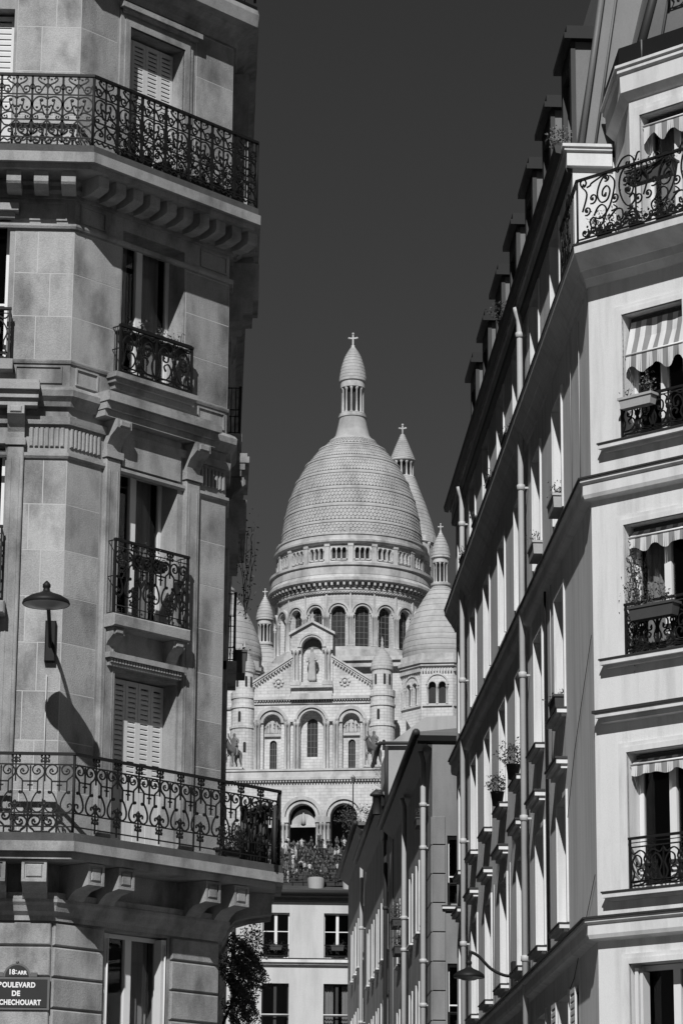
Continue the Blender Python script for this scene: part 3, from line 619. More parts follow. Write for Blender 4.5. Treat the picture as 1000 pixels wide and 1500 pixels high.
# first-floor balcony
p2s = miter_pts(short, (.66, .66, .86))
sl = MB(); pin = [(LA[0] - 3.0, 37.0)]
inner = short
def slab_poly(outer, inner_, z0, z1, name, m='limebig'):
    mb = MB(); mb.poly_prism([tuple(p) for p in outer] + [tuple(p) for p in inner_[::-1]], z0, z1); return mb.build(name, m, left)
slab_poly(p2s, inner, 6.97, 7.095, 'balcony_slab'); slab_poly(miter_pts(short, (.64, .64, .84)), inner, 7.096, 7.2, 'balcony_floor', 'stain_shade'); slab_poly(miter_pts(short, (.58, .58, .76)), inner, 6.88, 6.969, 'slab_moulding'); slab_poly(miter_pts(short, (.14, .14, .14)), inner, 6.445, 6.52, 'slab_moulding')
p2 = miter_pts(short, (.6, .6, .8))
LY = lyre_motif(.36, .97, 'lyre_scrolls'); PM = palmette_motif(.97, 'palmette_baluster')
balcony_railing(left, p2, 7.23, 8.2, [nlen(p2[0], p2[1], .36), nlen(p2[1], p2[2], .36), nlen(p2[2], p2[3], .36)], LY, PM, (7.28, 7.45, 8.06))
def big_console(F, u0, u1, d=.52):
    mb = MB(); prof = [(.001, 6.44), (.17, 6.44), (.22, 6.5), (d * .6, 6.56), (d, 6.6), (d, 6.875), (.001, 6.875)]
    k = len(prof); vs_ = [F.pt(u0, a, z) for a, z in prof] + [F.pt(u1, a, z) for a, z in prof]
    mb.add(vs_, [tuple(range(k)), tuple(range(2 * k - 1, k - 1, -1))] + [(i, (i + 1) % k, (i + 1) % k + k, i + k) for i in range(k)])
    o = mb.build('console', 'limebig', left)
    q = MB(); e = .05; t = .02
    for a, b, z0, z1 in ((u0, u1, 6.602, 6.635), (u0, u1, 6.84, 6.87), (u0, u0 + e * .7, 6.636, 6.839), (u1 - e * .7, u1, 6.636, 6.839)): q.box(F, a, b, d + .001, d + t, z0, z1)
    q.cbox(F, u0 + e * 1.1, u1 - e * 1.1, d + .001, d + .018, 6.66, 6.82, .012); q.build('console_panel', 'limebig', o)
for u in (.1, .62, 2.17, 2.7): big_console(LP, u, u + .27)
for u in (-.37, -.88, -1.4, -1.95): big_console(LB, u, u + .31)
for u in (.3, .9): big_console(LS, u, u + .28, .7)
# street-side balconets seen in profile
for z, h, d in ((13.5, .7, .22), (10.2, .98, .2), (16.4, .9, .3)):
    mb = MB(); mb.box(LS, 1.0, 2.5, .001, d, z - .12, z); mb.build('sill', 'limebig', left); guard(left, LS, 1.05, 2.45, d - .03, z + .03, z + h, None, 0)
mb = MB(); mb.box(LS, .9, 2.6, .001, .24, 16.36, 18.96); mb.build('street_bay', 'limebig', left)
mb = MB(); mb.box(LS, .9, 3.0, .001, .30, 12.1, 12.5); mb.box(LS, .9, 2.6, .001, .2, 11.8, 12.099); mb.build('street_hood', 'limebig', left)
cap = MB(); cap.sweep(miter_pts(short, (.31, .31, .31)), [(-.02, 19.52), (.02, 19.52), (.02, 19.56), (-.02, 19.56)]); cap.sweep(miter_pts(short, (.31, .31, .31)), [(-.02, 20.3), (.02, 20.3), (.02, 20.34), (-.02, 20.34)]); o = cap.build('balcony_railing', 'iron', left)
for i in range(26):
    bal = MB(); bal.tube([LP.pt(.1 + i * .11, .3, 19.55), LP.pt(.1 + i * .11, .3, 20.3)], .009, 4); bal.build('baluster', 'iron', o)
# street name plate
sg = thing('street_sign', 'dark enamel street name plate BOULEVARD DE ROCHECHOUART with arched district plate on top', 'sign', LB.pt(-.41, .05, 5.09))
mb = MB(); mb.box(LB, -.83, .0, .047, .07, 5.07, 5.475); mb.build('frame', 'signframe', sg)
mb = MB(); mb.box(LB, -.8, -.03, .071, .078, 5.1, 5.445); mb.build('plate', 'signblue', sg)
arc = [(-.41 + .17 * math.cos(R(a)), 5.478 + .165 * math.sin(R(a))) for a in range(0, 181, 12)]
def arched(k, d0, d1, m, nm):
    mb = MB(); pts = [(-.41 + (u + .41) * k, 5.478 + (z - 5.478) * k) for u, z in arc]; n = len(pts)
    mb.add([LB.pt(u, d0, z) for u, z in pts] + [LB.pt(u, d1, z) for u, z in pts], [tuple(range(n, 2 * n)), tuple(range(n))[::-1]] + [(i, (i + 1) % n, (i + 1) % n + n, i + n) for i in range(n)]); return mb.build(nm, m, sg)
arched(1.0, .047, .07, 'signframe', 'frame'); arched(.86, .07, .077, 'signblue', 'plate')
mb = MB(); mb.box(LB, -.66, -.58, .05, .075, 5.478, 5.53); mb.box(LB, -.24, -.16, .05, .075, 5.478, 5.53); mb.blob(LB.pt(-.41, .06, 5.655), .022); mb.build('ornament', 'signframe', sg)
def text(parent, s, u, z, size, d, F, m, bold=.0, sx=1.0):
    cu = bpy.data.curves.new('lettering', 'FONT'); cu.body = s; cu.size = size; cu.align_x = 'CENTER'; cu.extrude = .002; cu.offset = bold; cu.space_character = 1.08
    tmp = bpy.data.objects.new('lettering', cu); COL.objects.link(tmp); bpy.context.view_layer.update()
    me = bpy.data.meshes.new_from_object(tmp.evaluated_get(bpy.context.evaluated_depsgraph_get())); bpy.data.objects.remove(tmp)
    me.materials.clear(); me.materials.append(M[m]); o = bpy.data.objects.new('lettering', me); COL.objects.link(o); p = F.pt(u, d, z); ABS[o] = Vector(p)
    o.location = ABS[o] - ABS[parent]; o.rotation_euler = (R(90), 0, F.rot); o.scale = (sx, 1, 1); o.parent = parent; return o
text(sg, 'BOULEVARD', -.405, 5.345, .088, .0795, LB, 'letter', .0035, .86); text(sg, 'DE', -.415, 5.24, .088, .0795, LB, 'letter', .0035, .92); text(sg, 'ROCHECHOUART', -.415, 5.13, .088, .0795, LB, 'letter', .0035, .82)
text(sg, '18', -.475, 5.505, .088, .0785, LB, 'letter', .003, .9); text(sg, 'e', -.42, 5.53, .05, .0785, LB, 'letter', .002, .9); text(sg, 'ARR', -.345, 5.505, .062, .0785, LB, 'letter', .003, .9)
MB().box(LB, -.435, -.405, .0772, .0795, 5.512, 5.518).build('underline', 'letter', sg)
# street lamps
def street_lamp(F, u, reach, z, label, arm_z, gooseneck=False, rad=.3):
    t = thing('street_lamp', label, 'street lamp', F.pt(u, 0.02, arm_z - .4), 'wall lamps over the street')
    mb = MB(); mb.cbox(F, u - .07, u + .07, .016, .09, arm_z - .42, arm_z + .12, .015); mb.build('wall_bracket', 'iron', t)
    mb = MB()
    if gooseneck: pts = [(.06, arm_z - .12), (.22, arm_z - .1), (.42, arm_z), (.62, z + .33), (.76, z + .40), (reach - .03, z + .37), (reach, z + .25), (reach, z + .1)]
    else: pts = [(.06, arm_z - .25), (.16, arm_z - .12), (.4, arm_z + .0), (reach * .6, z + .06), (reach * .86, z + .16), (reach, z + .2)]
    rr = [.028] * len(pts)
    c = curve(pts, 5); mb.tube([F.pt(u, a, b) for a, b in c], .026, 7); mb.build('arm', 'iron', t)
    x, y, _ = F.pt(u, reach, z); k = rad / .3
    mb = MB(); mb.lathe(x, y, [(.29 * k, z - .025), (.3 * k, z - .01), (.285 * k, z + .03), (.2 * k, z + .085), (.09 * k, z + .125), (.045, z + .15), (.04, z + .19), (.05, z + .2), (.05, z + .235), (.03, z + .26), (.012, z + .28), (0, z + .285)], 28)
    mb.build('hood', 'iron', t)
    mb = MB(); mb.lathe(x, y, [(.285 * k, z - .022), (.2 * k, z - .032), (.12 * k, z - .06), (0, z - .075)], 24); mb.build('diffuser', 'lampglass', t)
    return t
street_lamp(LB, -.135, 1.25, 9.98, 'black dish street lamp on the pale stone corner, its long shadow below', 9.9)
mb = MB(); mb.tube([LB.pt(-.17, .03, 7.3), LB.pt(-.17, .03, 9.32)], .009, 5); mb.build('conduit', 'pipe', left)
# plants on the stone building
planter(LP, .8, 2.0, .0, .13, 14.02, .14, 'dark planter with small flowers behind the iron guard of the upper window', 'pale', seed=3, ph=.16, n=200)
planter(LP, 1.15, 1.7, .03, .17, 10.95, .14, 'dark box hung inside the balconet guard over the shuttered window', seed=4, ph=.1, n=60)
for i, (u, hh) in enumerate(((.62, .5), (.95, .62), (1.3, .55), (1.62, .66), (1.95, .6), (2.3, .5), (2.62, .45))):
    t = thing('potted_plant', ['bushy', 'tall bushy', 'leafy', 'dense', 'wide', 'low', 'small'][i] + ' potted plant on the upper stone balcony, %s from its left corner' % ['first', 'second', 'third', 'fourth', 'fifth', 'sixth', 'seventh'][i], 'plant', LP.pt(u, .3, 16.35), 'pots on the upper balcony')
    mb = MB(); x, y, _ = LP.pt(u, .3, 0); mb.lathe(x, y, [(.0, 16.345), (.09, 16.345), (.13, 16.58), (.14, 16.6), (.12, 16.6), (0, 16.57)], 12); mb.build('pot', 'terracotta', t)
    mb = MB(); shrub_mesh(mb, (x, y, 16.6 + hh * .4), (.22, .22, hh * .5), 190, .03, random.Random(20 + i)); mb.build('foliage', 'leaf', t)
x, y, _ = LS.pt(1.6, .38, 6.0)
t = thing('hanging_shrub', 'dark bushy shrub hanging on the street side under the stone balcony', 'plant', (x, y, 5.3))
mb = MB(); shrub_mesh(mb, (x, y, 6.05), (.30, .5, .5), 6500, .022, random.Random(9), shell=.1); shrub_mesh(mb, (x - .02, y - .1, 5.5), (.22, .4, .42), 3400, .022, random.Random(10), shell=.1); mb.build('foliage', 'leaf', t)
mb = MB(); mb.tube([(x - .3, y, 5.2), (x - .1, y, 5.7), (x, y, 6.2)], .02, 5); mb.build('stem', 'twig', t)
mb = MB(); mb.box(LS, 1.2, 2.0, .001, .2, 5.05, 5.2); mb.build('planter_bracket', 'iron', left)
climber(LS, 1.7, .32, 11.0, 12.3, 'thin trailing creeper hanging below the street-side hood of the stone building', 12, .16, 150, strands=6, size=.026)
planter(LS, 1.3, 1.9, .16, .34, 10.1, .32, 'dark boxy planter fixed to the street side of the stone building', seed=8, ph=.06, n=40)
planter(LP, 2.55, 3.1, .3, .5, 7.2, .16, 'dark trough at the end of the lower stone balcony', seed=14, ph=.3, n=220)
mb = MB()
for i in range(16): mb.tube([LS.pt(-.3 + i * .06, .73 + .008 * (i % 2), 7.22), LS.pt(-.3 + i * .06, .73 + .008 * (i % 2), 7.95 + .03 * math.sin(i * 2.1))], .026, 5)
for z in (7.4, 7.8): mb.tube([LS.pt(-.32, .75, z), LS.pt(.64, .75, z)], .01, 4)
for i in range(9): mb.tube([LP.pt(2.86 + i * .058, .5, 7.22), LP.pt(2.86 + i * .058, .5, 7.92 + .03 * math.sin(i * 1.7))], .028, 5)
mb.build('reed_screen', 'slate', left)
# ------------------------------------------------------------------ the white corner building (right)
RB = (5.023, 38.0)
RP = Frame(RB, 135); RS = Frame(RB, 0, True); RPE = RP.xy(3.3); RBV = Frame(RPE, 90)
SLEN = 21.76
RPATH = [(RB[0], RB[1] + SLEN), RB, RPE, (RPE[0] + 14, RPE[1])]
right = thing('corner_building', 'white plastered corner building with striped awnings and a scrolled balcony', 'building', (RB[0], RB[1], 0))
COLS = [3.1 + 2.8 * k for k in range(7)]; WW = 1.12
SZ = [(4.0, 5.75), (6.75, 8.56), (9.82, 11.62), (12.78, 14.56), (15.62, 17.2)]
PZ = [(.52, 1.66, 3.6, 5.8), (.54, 1.64, 6.75, 8.54), (.56, 1.62, 9.82, 11.6), (.59, 1.6, 12.78, 14.54)]
S_OP = [(u, u + WW, a, b) for u in COLS for a, b in SZ]
w = MB()
wall_boxes(w, RS, 0, SLEN, 0, 15.5, S_OP, -.32, 0)
wall_boxes(w, RS, 1.5, SLEN, 15.5, 17.6, S_OP, -.32, 0)
wall_boxes(w, RP, 0, 3.3, 0, 15.3, PZ, -.32, 0); wall_boxes(w, RBV, 0, 13, 0, 15.3, [], -.32, 0)
FE = Frame((RB[0], RB[1] + SLEN - .01), 90); FE.n = Vector((0, 1))
w.box(FE, .32, 12, -.3, 0, 0, 17.6)
# set-back fifth floor
SB = Frame(RP.xy(.42, -.45), 135); SBO = RP.xy(.42, -.45); WY = RB[1] + 1.5
SBL = Frame(SBO, 0, True)
wall_boxes(w, SB, 0, 2.9, 15.5, 18.1, [(.2, 1.16, 15.55, 17.58)], -.3, 0)
w.box(SBL, .0, WY - SBO[1], -.3, 0, 15.5, 18.1)
WE = Frame((RB[0], WY), 90)          # end wall of the street wing, facing the boulevard
w.box(WE, .32, SBO[0] - RB[0] + .02, -.3, 0, 15.5, 17.6)
rwall = w.build('wall', 'plaster', right)
floor5 = MB(); floor5.poly_prism([RB, (RB[0] + .02, RB[1] + SLEN - .4), (17, RB[1] + SLEN - .4), (17, RPE[1] + .3), (RPE[0], RPE[1] + .3)], 15.31, 15.42); floor5.build('terrace_floor', 'zinc', right)
core = MB(); core.poly_prism([(7.3, 60), (7.3, 41.2), (9.5, 39.4), (17, 39.4), (17, 60)], .2, 17.5); core.build('light_stop_core', 'dark', right)  # same unseen core added against light leaks
def rmould(prof, name='cornice', m='trim', path=RPATH, lead=None):
    o = MB().sweep(path, prof).build(name, m, right)
    return o
def flash(path, d, z, parent): return MB().sweep(path, [(0, z), (d, z), (d, z + .025), (0, z + .06)]).build('flashing', 'lead', parent)
o = rmould([(0, 12.02), (.10, 12.05), (.12, 12.1), (.12, 12.24), (.16, 12.27), (.16, 12.31), (0, 12.31)]); flash(RPATH, .185, 12.312, o)
o = rmould([(0, 6.12), (.12, 6.15), (.14, 6.2), (.14, 6.33), (.18, 6.36), (.18, 6.4), (0, 6.4)]); flash(RPATH, .21, 6.402, o)
# balcony slab: deep on the cut corner, shallow along the street
def mit(ds): return miter_pts(RPATH, ds)
def taper(z0, z1, lo, hi, name):
    a, b = mit(lo), mit(hi); n = len(a); vs_ = [tuple(p) + (z0,) for p in a] + [tuple(p) + (z1,) for p in b] + [tuple(p) + (z0,) for p in RPATH] + [tuple(p) + (z1,) for p in RPATH]
    return MB().add(vs_, [(i, i + 1, n + i + 1, n + i) for i in range(n - 1)] + [(i + 1, i, 2 * n + i, 2 * n + i + 1) for i in range(n - 1)] + [(n + i, n + i + 1, 3 * n + i + 1, 3 * n + i) for i in range(n - 1)]).build(name, 'trim', right)
taper(15.40, 15.5, (.24, .5, .5), (.25, .51, .51), 'balcony_slab'); taper(15.24, 15.399, (.13, .24, .24), (.23, .47, .47), 'slab_cove'); taper(15.14, 15.239, (.07, .16, .16), (.12, .21, .21), 'slab_cove'); taper(15.06, 15.139, (.03, .05, .05), (.06, .13, .13), 'slab_cove')
o = mit((.26, .52, .52)); MB().poly_prism([tuple(p) for p in o] + RPATH[::-1], 15.502, 15.53).build('flashing', 'lead', right)
# street-side belt cornices are dark underneath; their weathered edge is zinc
# windows of the bevelled corner
for i, (a, b, z0, z1) in enumerate(PZ):
    architrave(right, RP, a, b, z0, z1, .14, .05, 'trim'); french_window(right, RP, a, b, z0 + .01, z1 - .01, .22, rows=1, curtain=(i == 2), fw=.07)
    if i: sill_block(right, RP, a - .36, b + .36, z0 - .13, z0 - .03, .14)
mb = MB(); mb.box(RP, .18, 2.0, .001, .12, 8.96, 9.02); mb.box(RP, .14, 2.04, .001, .18, 9.021, 9.08); o = mb.build('window_hood', 'trim', right); MB().box(RP, .1, 2.06, .001, .2, 9.081, 9.12).build('flashing', 'lead', o)
architrave(right, SB, .2, 1.16, 15.55, 17.58, .1, .04, 'trim'); french_window(right, SB, .2, 1.16, 15.56, 17.57, .2, rows=1, curtain=True)
mb = MB(); mb.box(RP, .55, .6, -.2, -.04, 3.7, 5.75); mb.box(RP, .62, .66, -.21, -.06, 3.7, 5.7); mb.build('folded_shutter', 'shutter', right)
GRR = grille_motif(.53, .5, 'guard_scrolls'); 
guard(right, RP, .6, 1.66, .08, 6.78, 7.4, GRR, 2, False); guard(right, RP, .6, 1.62, .08, 12.82, 13.32, GRR, 2, False); guard(right, RP, .6, 1.62, .08, 9.86, 10.5, GRR, 2, False)
# street windows
GRS = grille_motif(1.0, .5, 'street_guard_scrolls')
for k, u in enumerate(COLS):
    for j, (z0, z1) in enumerate(SZ):
        french_window(right, RS, u, u + WW, z0 + .01, z1 - .01, .2, rows=2)
        fr = MB(); fr.box(RS, u - .07, u, .001, .03, z0, z1 + .07); fr.box(RS, u + WW, u + WW + .07, .001, .03, z0, z1 + .07); fr.box(RS, u, u + WW, .001, .03, z1, z1 + .07); fr.build('window_surround', 'trim', right)
        if j in (1, 2):
            sill_block(right, RS, u - .08, u + WW + .1, z0 - .13, z0 - .03, .14)
        if j == 1:
            mb = MB(); mb.box(RS, u - .06, u + WW + .08, .001, .09, 8.93, 8.99); mb.box(RS, u - .1, u + WW + .12, .001, .16, 8.991, 9.06); o = mb.build('window_hood', 'trim', right)
            MB().box(RS, u - .12, u + WW + .14, .001, .18, 9.061, 9.09).build('flashing', 'lead', o)
# street gutter cornice of the wing and its return
WPATH = [(RB[0], RB[1] + SLEN), (RB[0], WY), (SBO[0] - .05, WY)]
MB().sweep(WPATH, [(0, 17.42), (.09, 17.43), (.09, 17.64), (.13, 17.655), (.13, 17.685), (.16, 17.7), (.16, 17.745), (0, 17.745)]).build('cornice', 'trim', right)
MB().sweep(WPATH[:2], [(.162, 17.64), (.24, 17.66), (.26, 17.76), (.22, 17.78), (.162, 17.75)]).build('gutter', 'lead', right)
MB().sweep(WPATH[:2], [(.001, 17.34), (.08, 17.36), (.1, 17.425), (.091, 17.428), (.001, 17.41)]).build('eave_soffit', 'lead', right)
# wing roof (mansard) with its hip, and dormers over the windows
rf = MB(); x0, x1 = RB[0] + .12, RB[0] + .75; y0, y1 = WY + .08, WY + .75; ye = RB[1] + SLEN
rf.add([(x0, ye, 17.745), (x0, y0, 17.745), (x1, y1, 21.6), (x1, ye, 21.6), (12, y0, 17.745), (12, y1, 21.6), (9, ye, 22.6), (9, y1 + 2, 22.6)],
       [(0, 1, 2, 3), (1, 4, 5, 2), (3, 2, 7, 6), (2, 5, 7)])
roofo = rf.build('mansard_roof', 'zinc', right)
hipb = MB(); hipb.tube([(x0 + .02, y0 - .02, 17.8), (x1 - .02, y1 - .03, 21.6)], .05, 6); hipb.tube([(x0 + .22, y0 - .02, 17.8), (x1 + .2, y1 - .03, 21.6)], .02, 5); hipb.build('hip_flashing', 'zinc', roofo)
for k, u in enumerate([2.58 + 2.64 * q_ for q_ in range(7)]):
    a, b = u - .02, u + WW + .02; z0, z1 = 17.75, 19.87
    mb = MB(); mb.box(RS, a, a + .12, -.95, -.2, z0, z1); mb.box(RS, b - .12, b, -.95, -.2, z0, z1); mb.box(RS, a + .12, b - .12, -.95, -.22, z1 - .25, z1); mb.box(RS, a + .12, b - .12, -.95, -.22, z0, z0 + .3)
    o = mb.build('dormer', 'zinc', right)
    mb = MB(); mb.box(RS, a - .02, b + .02, -.199, -.14, z0 + .25, z1 - .05) ; mb = MB()
    mb.box(RS, a - .14, b + .14, -1.3, -.02, z1, z1 + .09); mb.box(RS, a - .10, b + .10, -1.3, -.06, z1 + .091, z1 + .22); mb.build('dormer_cap', 'iron', o)
    mb = MB(); mb.box(RS, a - .015, a + .16, -.199, -.13, z0 + .02, z1 - .002); mb.box(RS, b - .16, b + .015, -.199, -.13, z0 + .02, z1 - .002); mb.box(RS, a + .161, b - .161, -.199, -.13, z1 - .3, z1 - .002); mb.build('dormer_front', 'slate', o)
    MB().box(RS, a + .13, b - .13, -.5, -.48, z0 + .31, z1 - .26).build('pane', 'glass', o); MB().box(RS, a + .13, b - .13, -.9, -.86, z0 + .31, z1 - .26).build('room_interior', 'dark', o)
# set-back floor: cornice, black parapet, mansard with dormer
SPATH = [(SBO[0], WY - .01), SBO, SB.xy(2.9)]
MB().sweep(SPATH, [(0, 17.84), (.03, 17.86), (.12, 17.95), (.13, 18.2), (.17, 18.23), (.17, 18.28), (.2, 18.3), (.2, 18.34), (0, 18.34)]).build('cornice', 'trim', right)
pp = MB(); ins = miter_pts(SPATH, (.12, .12)); pp.sweep(ins, [(-.02, 18.345), (.02, 18.345), (.02, 18.62), (-.02, 18.62)]); pp.build('parapet', 'iron', right)
for u in (.35, 1.1, 1.85): MB().tube([SB.pt(u, .15, 18.35), SB.pt(u, .15, 18.63)], .012, 5).build('parapet_post', 'zinc', right)
mr = MB(); A0 = SB.xy(.02, -.05); A1 = SB.xy(.45, -1.0); B0 = SB.xy(2.9, -.05); B1 = SB.xy(2.9, -1.0)
mr.add([A0 + (18.35,), B0 + (18.35,), B1 + (22.4,), A1 + (22.4,), (A0[0], A0[1] + 2, 18.35), (A1[0], A1[1] + 2, 22.4)], [(0, 1, 2, 3), (4, 0, 3, 5)]); mo = mr.build('mansard_roof', 'zinc', right)
for k in range(4): MB().tube([SB.pt(.5 + .55 * k, -.04, 18.4), SB.pt(.62 + .55 * k, -.98, 22.4)], .022, 5).build('standing_seam', 'zinc', mo)
MB().tube([SB.pt(.12, -.02, 18.36), SB.pt(.42, -.55, 20.6)], .07, 6).build('hip_flashing', 'slate', mo)
dm = MB(); dm.box(SB, .75, 2.0, -1.2, -.22, 19.35, 21.4); o = dm.build('dormer', 'zinc', right)
MB().box(SB, .6, 2.15, -1.4, -.02, 21.4, 21.55).build('dormer_cap', 'zinc', o)
mb = MB(); mb.box(SB, .82, .9, -.219, -.16, 19.4, 21.3); mb.box(SB, 1.85, 1.95, -.219, -.16, 19.4, 21.3); mb.box(SB, .901, 1.849, -.219, -.17, 19.4, 19.5); mb.build('frame', 'white', o); MB().box(SB, .91, 1.84, -.218, -.2, 19.51, 21.3).build('pane', 'glass', o)
gd = guard(right, SB, .72, 1.98, .02, 19.4, 19.95, grille_motif(.6, .5, 'dormer_guard'), 2, False)
# chimney stack strip rising beside the hip
ch = MB(); ch.box(SB, -.15, .1, -1.6, -1.0, 18.4, 24); ch.build('chimney', 'slate', right)
# scrolled balcony railing of the bevel
SW = swirl_motif(1.02, .86, 'balcony_swirls', .013)
rr = mit((.19, .45, .45)); pr = [(rr[1][0], WY - .05), rr[1], RP.xy(3.3, .45)]
mb = MB()
mb.sweep(pr, [(-.022, 16.44), (.022, 16.44), (.022, 16.47), (-.022, 16.47)]); mb.sweep(pr, [(-.01, 15.58), (.01, 15.58), (.01, 15.6), (-.01, 15.6)])
for p in (pr[0], pr[1]): mb.tube([(p[0], p[1], 15.52), (p[0], p[1], 16.45)], .016, 5)
ro = mb.build('balcony_railing', 'iron', right)
for i in range(3):
    p = Vector(pr[1]) + RP.u * (.05 + i * 1.03); place('scroll_panel', SW, ro, (p.x, p.y, 15.58), RP.rot, (1 if i % 2 == 0 else 1, 1, 1))
p = Vector(pr[0]); place('scroll_panel', SW, ro, (p.x, p.y, 15.58), R(-90))
for i in range(12): MB().tube([(pr[0][0], pr[0][1] - .08 - i * .13, 15.58), (pr[0][0], pr[0][1] - .08 - i * .13, 16.44)], .007, 4).build('baluster', 'iron', ro)
# downpipes
def downpipe(bld, F, u, ztop, zbot, r=.055, d=.11, m='pipe', joints=(), kick=True):
    mb = MB(); pts = [F.pt(u, d, zbot), F.pt(u, d, ztop - .3)] + ([F.pt(u, d + .01, ztop - .2), F.pt(u - .02, d + .05, ztop - .08), F.pt(u - .03, d + .06, ztop)] if kick else [F.pt(u, d, ztop)])
    mb.tube(pts, r, 10); o = mb.build('downpipe', m, bld)
    for z in joints:
        x, y, _ = F.pt(u, d, 0); MB().lathe(x, y, [(r, z), (r * 1.35, z + .01), (r * 1.35, z + .09), (r, z + .1)], 12).build('collar', m, o)
        MB().box(F, u - .02, u + .02, .002, d - r + .01, z + .03, z + .06).build('clip', m, o)
    return o
downpipe(right, RS, 7.75, 17.42, .2, .05, .12, joints=(16.9, 14.3, 11.2, 8.9, 6.7, 4.7))
downpipe(right, RS, 18.9, 17.42, .2, .052, .12, joints=(16.6, 15.9, 13.4, 10.2, 8.2, 5.8))
downpipe(right, RS, 5.15, 12.0, 6.5, .02, .05, 'iron', (), False)
for u, za, zb in ((.95, 14.9, 12.6), (1.9, 17.3, 12.4), (4.7, 12.0, 9.3), (10.9, 8.7, 6.5), (13.7, 8.7, 6.5)): MB().tube([RS.pt(u, .02, za), RS.pt(u + .05, .018, zb)], .007, 4).build('cable', 'pipe', right)
MB().tube([RS.pt(.05, .02, 10.2), RS.pt(2.0, .02, 9.0), RS.pt(2.9, .02, 8.2)], .006, 4).build('cable', 'lead', right)
MB().tube([RS.pt(.05, .02, 7.0), RS.pt(2.4, .02, 5.9), RS.pt(2.9, .02, 5.8)], .006, 4).build('cable', 'lead', right)
# ground-floor louvred shutters by the corner
for u in (2.05, 4.3): shutter_leaf(right, RS, u, u + .55, .06, 4.0, 5.75, 22)
# lamp on the street side
street_lamp(RS, 10.2, .78, 6.72, 'black dish street lamp on a curved arm from the white building street wall', 6.85, True, .26)
# awnings
def awning(F, u0, u1, ztop, drop, out, val, label, bar=True, n=9, rec=-.14, amp=.2, ph_=1.2):
    t = thing('awning', label, 'awning', F.pt((u0 + u1) / 2, 0, ztop - drop), 'striped window awnings')
    st = MB(); k = 4
    for i in range(n * k):
        a, b = u0 + (u1 - u0) * i / (n * k), u0 + (u1 - u0) * (i + 1) / (n * k); mi = (i // k) % 2
        def zz(u): return ztop - drop - val * (.78 + amp * math.cos((u - u0) / (u1 - u0) * 2 * math.pi * 2.6 + ph_) + .06 * math.sin((u - u0) * 23 + ph_ * 3))
        w1 = .012 * math.sin(i * .9)
        zm = lambda u: ztop - drop - .012 * math.sin((u - u0) / (u1 - u0) * math.pi) * (1 + .5 * math.sin(u * 31 + ph_))
        sg_ = lambda u: .035 * math.sin((u - u0) / (u1 - u0) * math.pi) * (1 + .6 * math.sin(u * 19 + ph_))
        q = [F.pt(a, rec, ztop), F.pt(b, rec, ztop), F.pt(b, rec + out * .5 - sg_(b), ztop - drop * .5), F.pt(a, rec + out * .5 - sg_(a), ztop - drop * .5), F.pt(b, rec + out, zm(b)), F.pt(a, rec + out, zm(a))]
        st.add(q + [F.pt(a, rec + out - .004, ztop - drop - .006), F.pt(b, rec + out - .004, ztop - drop - .006), F.pt(b, rec + out + w1, zz(b)), F.pt(a, rec + out + w1, zz(a))], [(0, 1, 2, 3), (3, 2, 4, 5), (6, 7, 8, 9)], mi)
    st.build('fabric', ['stripe_a', 'stripe_b'], t)
    mb = MB(); mb.tube([F.pt(u0 - .01, rec + out, ztop - drop), F.pt(u1 + .01, rec + out, ztop - drop)], .014, 6); mb.tube([F.pt(u0 - .005, rec + out, ztop - drop), F.pt(u0 - .005, rec - .02, ztop - drop - .3)], .008, 4); mb.build('bar', 'white', t)
    mb = MB(); mb.box(F, u0, u1, rec - .06, rec, ztop - .01, ztop + .05); mb.build('roller', 'lead', t)
    return t
awning(RP, .62, 1.58, 14.46, .5, .14, .3, 'striped awning lowered furthest over the window above the pale planter', n=11)
awning(RP, .59, 1.6, 11.53, .10, .1, .22, 'striped awning over the window with the climbing plant', n=11, amp=.16, ph_=2.6)
awning(RP, .57, 1.62, 8.46, .08, .12, .18, 'striped awning barely out over the window with bare iron guard', n=11, amp=.1, ph_=4.4)
awning(SB, .23, 1.14, 17.5, .08, .12, .26, 'striped awning over the set-back window behind the scrolled balcony', n=9, amp=.22, ph_=.3)
# plants and boxes on the white building
planter(RP, .66, 1.2, .09, .24, 13.14, .15, 'pale window box with bare twigs on the iron guard under the long awning', 'pale', True, 31, .2, n=90)
planter(RP, .78, 1.5, .1, .27, 10.22, .18, 'dark window box with herbs on the guard beside the climbing plant', 'bushy', False, 32, .22, n=240)
climber(RP, .655, -.03, 9.85, 11.1, 'leafy climbing plant up the left side of a white building window', 33, .09, 800, 'leaf', 6)
x, y, _ = RP.pt(1.42, .25, 0)
planter(RP, .98, 1.75, .26, .42, 16.2, .2, 'dark trough hung on the scrolled balcony of the white building', 'bushy', False, 34, .12, n=120)
def pot(x, y, z, r, h, label, seed, fol, group='pots on the scrolled balcony', m='terracotta', lm='leaf', n=160):
    t = thing('potted_plant', label, 'plant', (x, y, z), group)
    mb = MB(); mb.lathe(x, y, [(0, z), (r * .7, z), (r, z + h), (r * 1.08, z + h), (r * .9, z + h), (0, z + h * .9)], 12); mb.build('pot', m, t)
    mb = MB(); shrub_mesh(mb, (x, y, z + h + fol * .4), (fol * .6, fol * .6, fol * .55), n, .026, random.Random(seed)); mb.build('foliage', lm, t); return t
for i, (u, fo, lb) in enumerate(((.4, .36, 'spiky potted plant at the corner post of the scrolled balcony'), (.95, .22, 'small potted plant low behind the scrolled balcony railing'), (1.4, .3, 'dense dark potted plant behind the scrolled balcony railing near the window'))):
    x, y, _ = RP.pt(u, .15, 0); pot(x, y, 15.54, .11, .2, lb, 40 + i, fo)
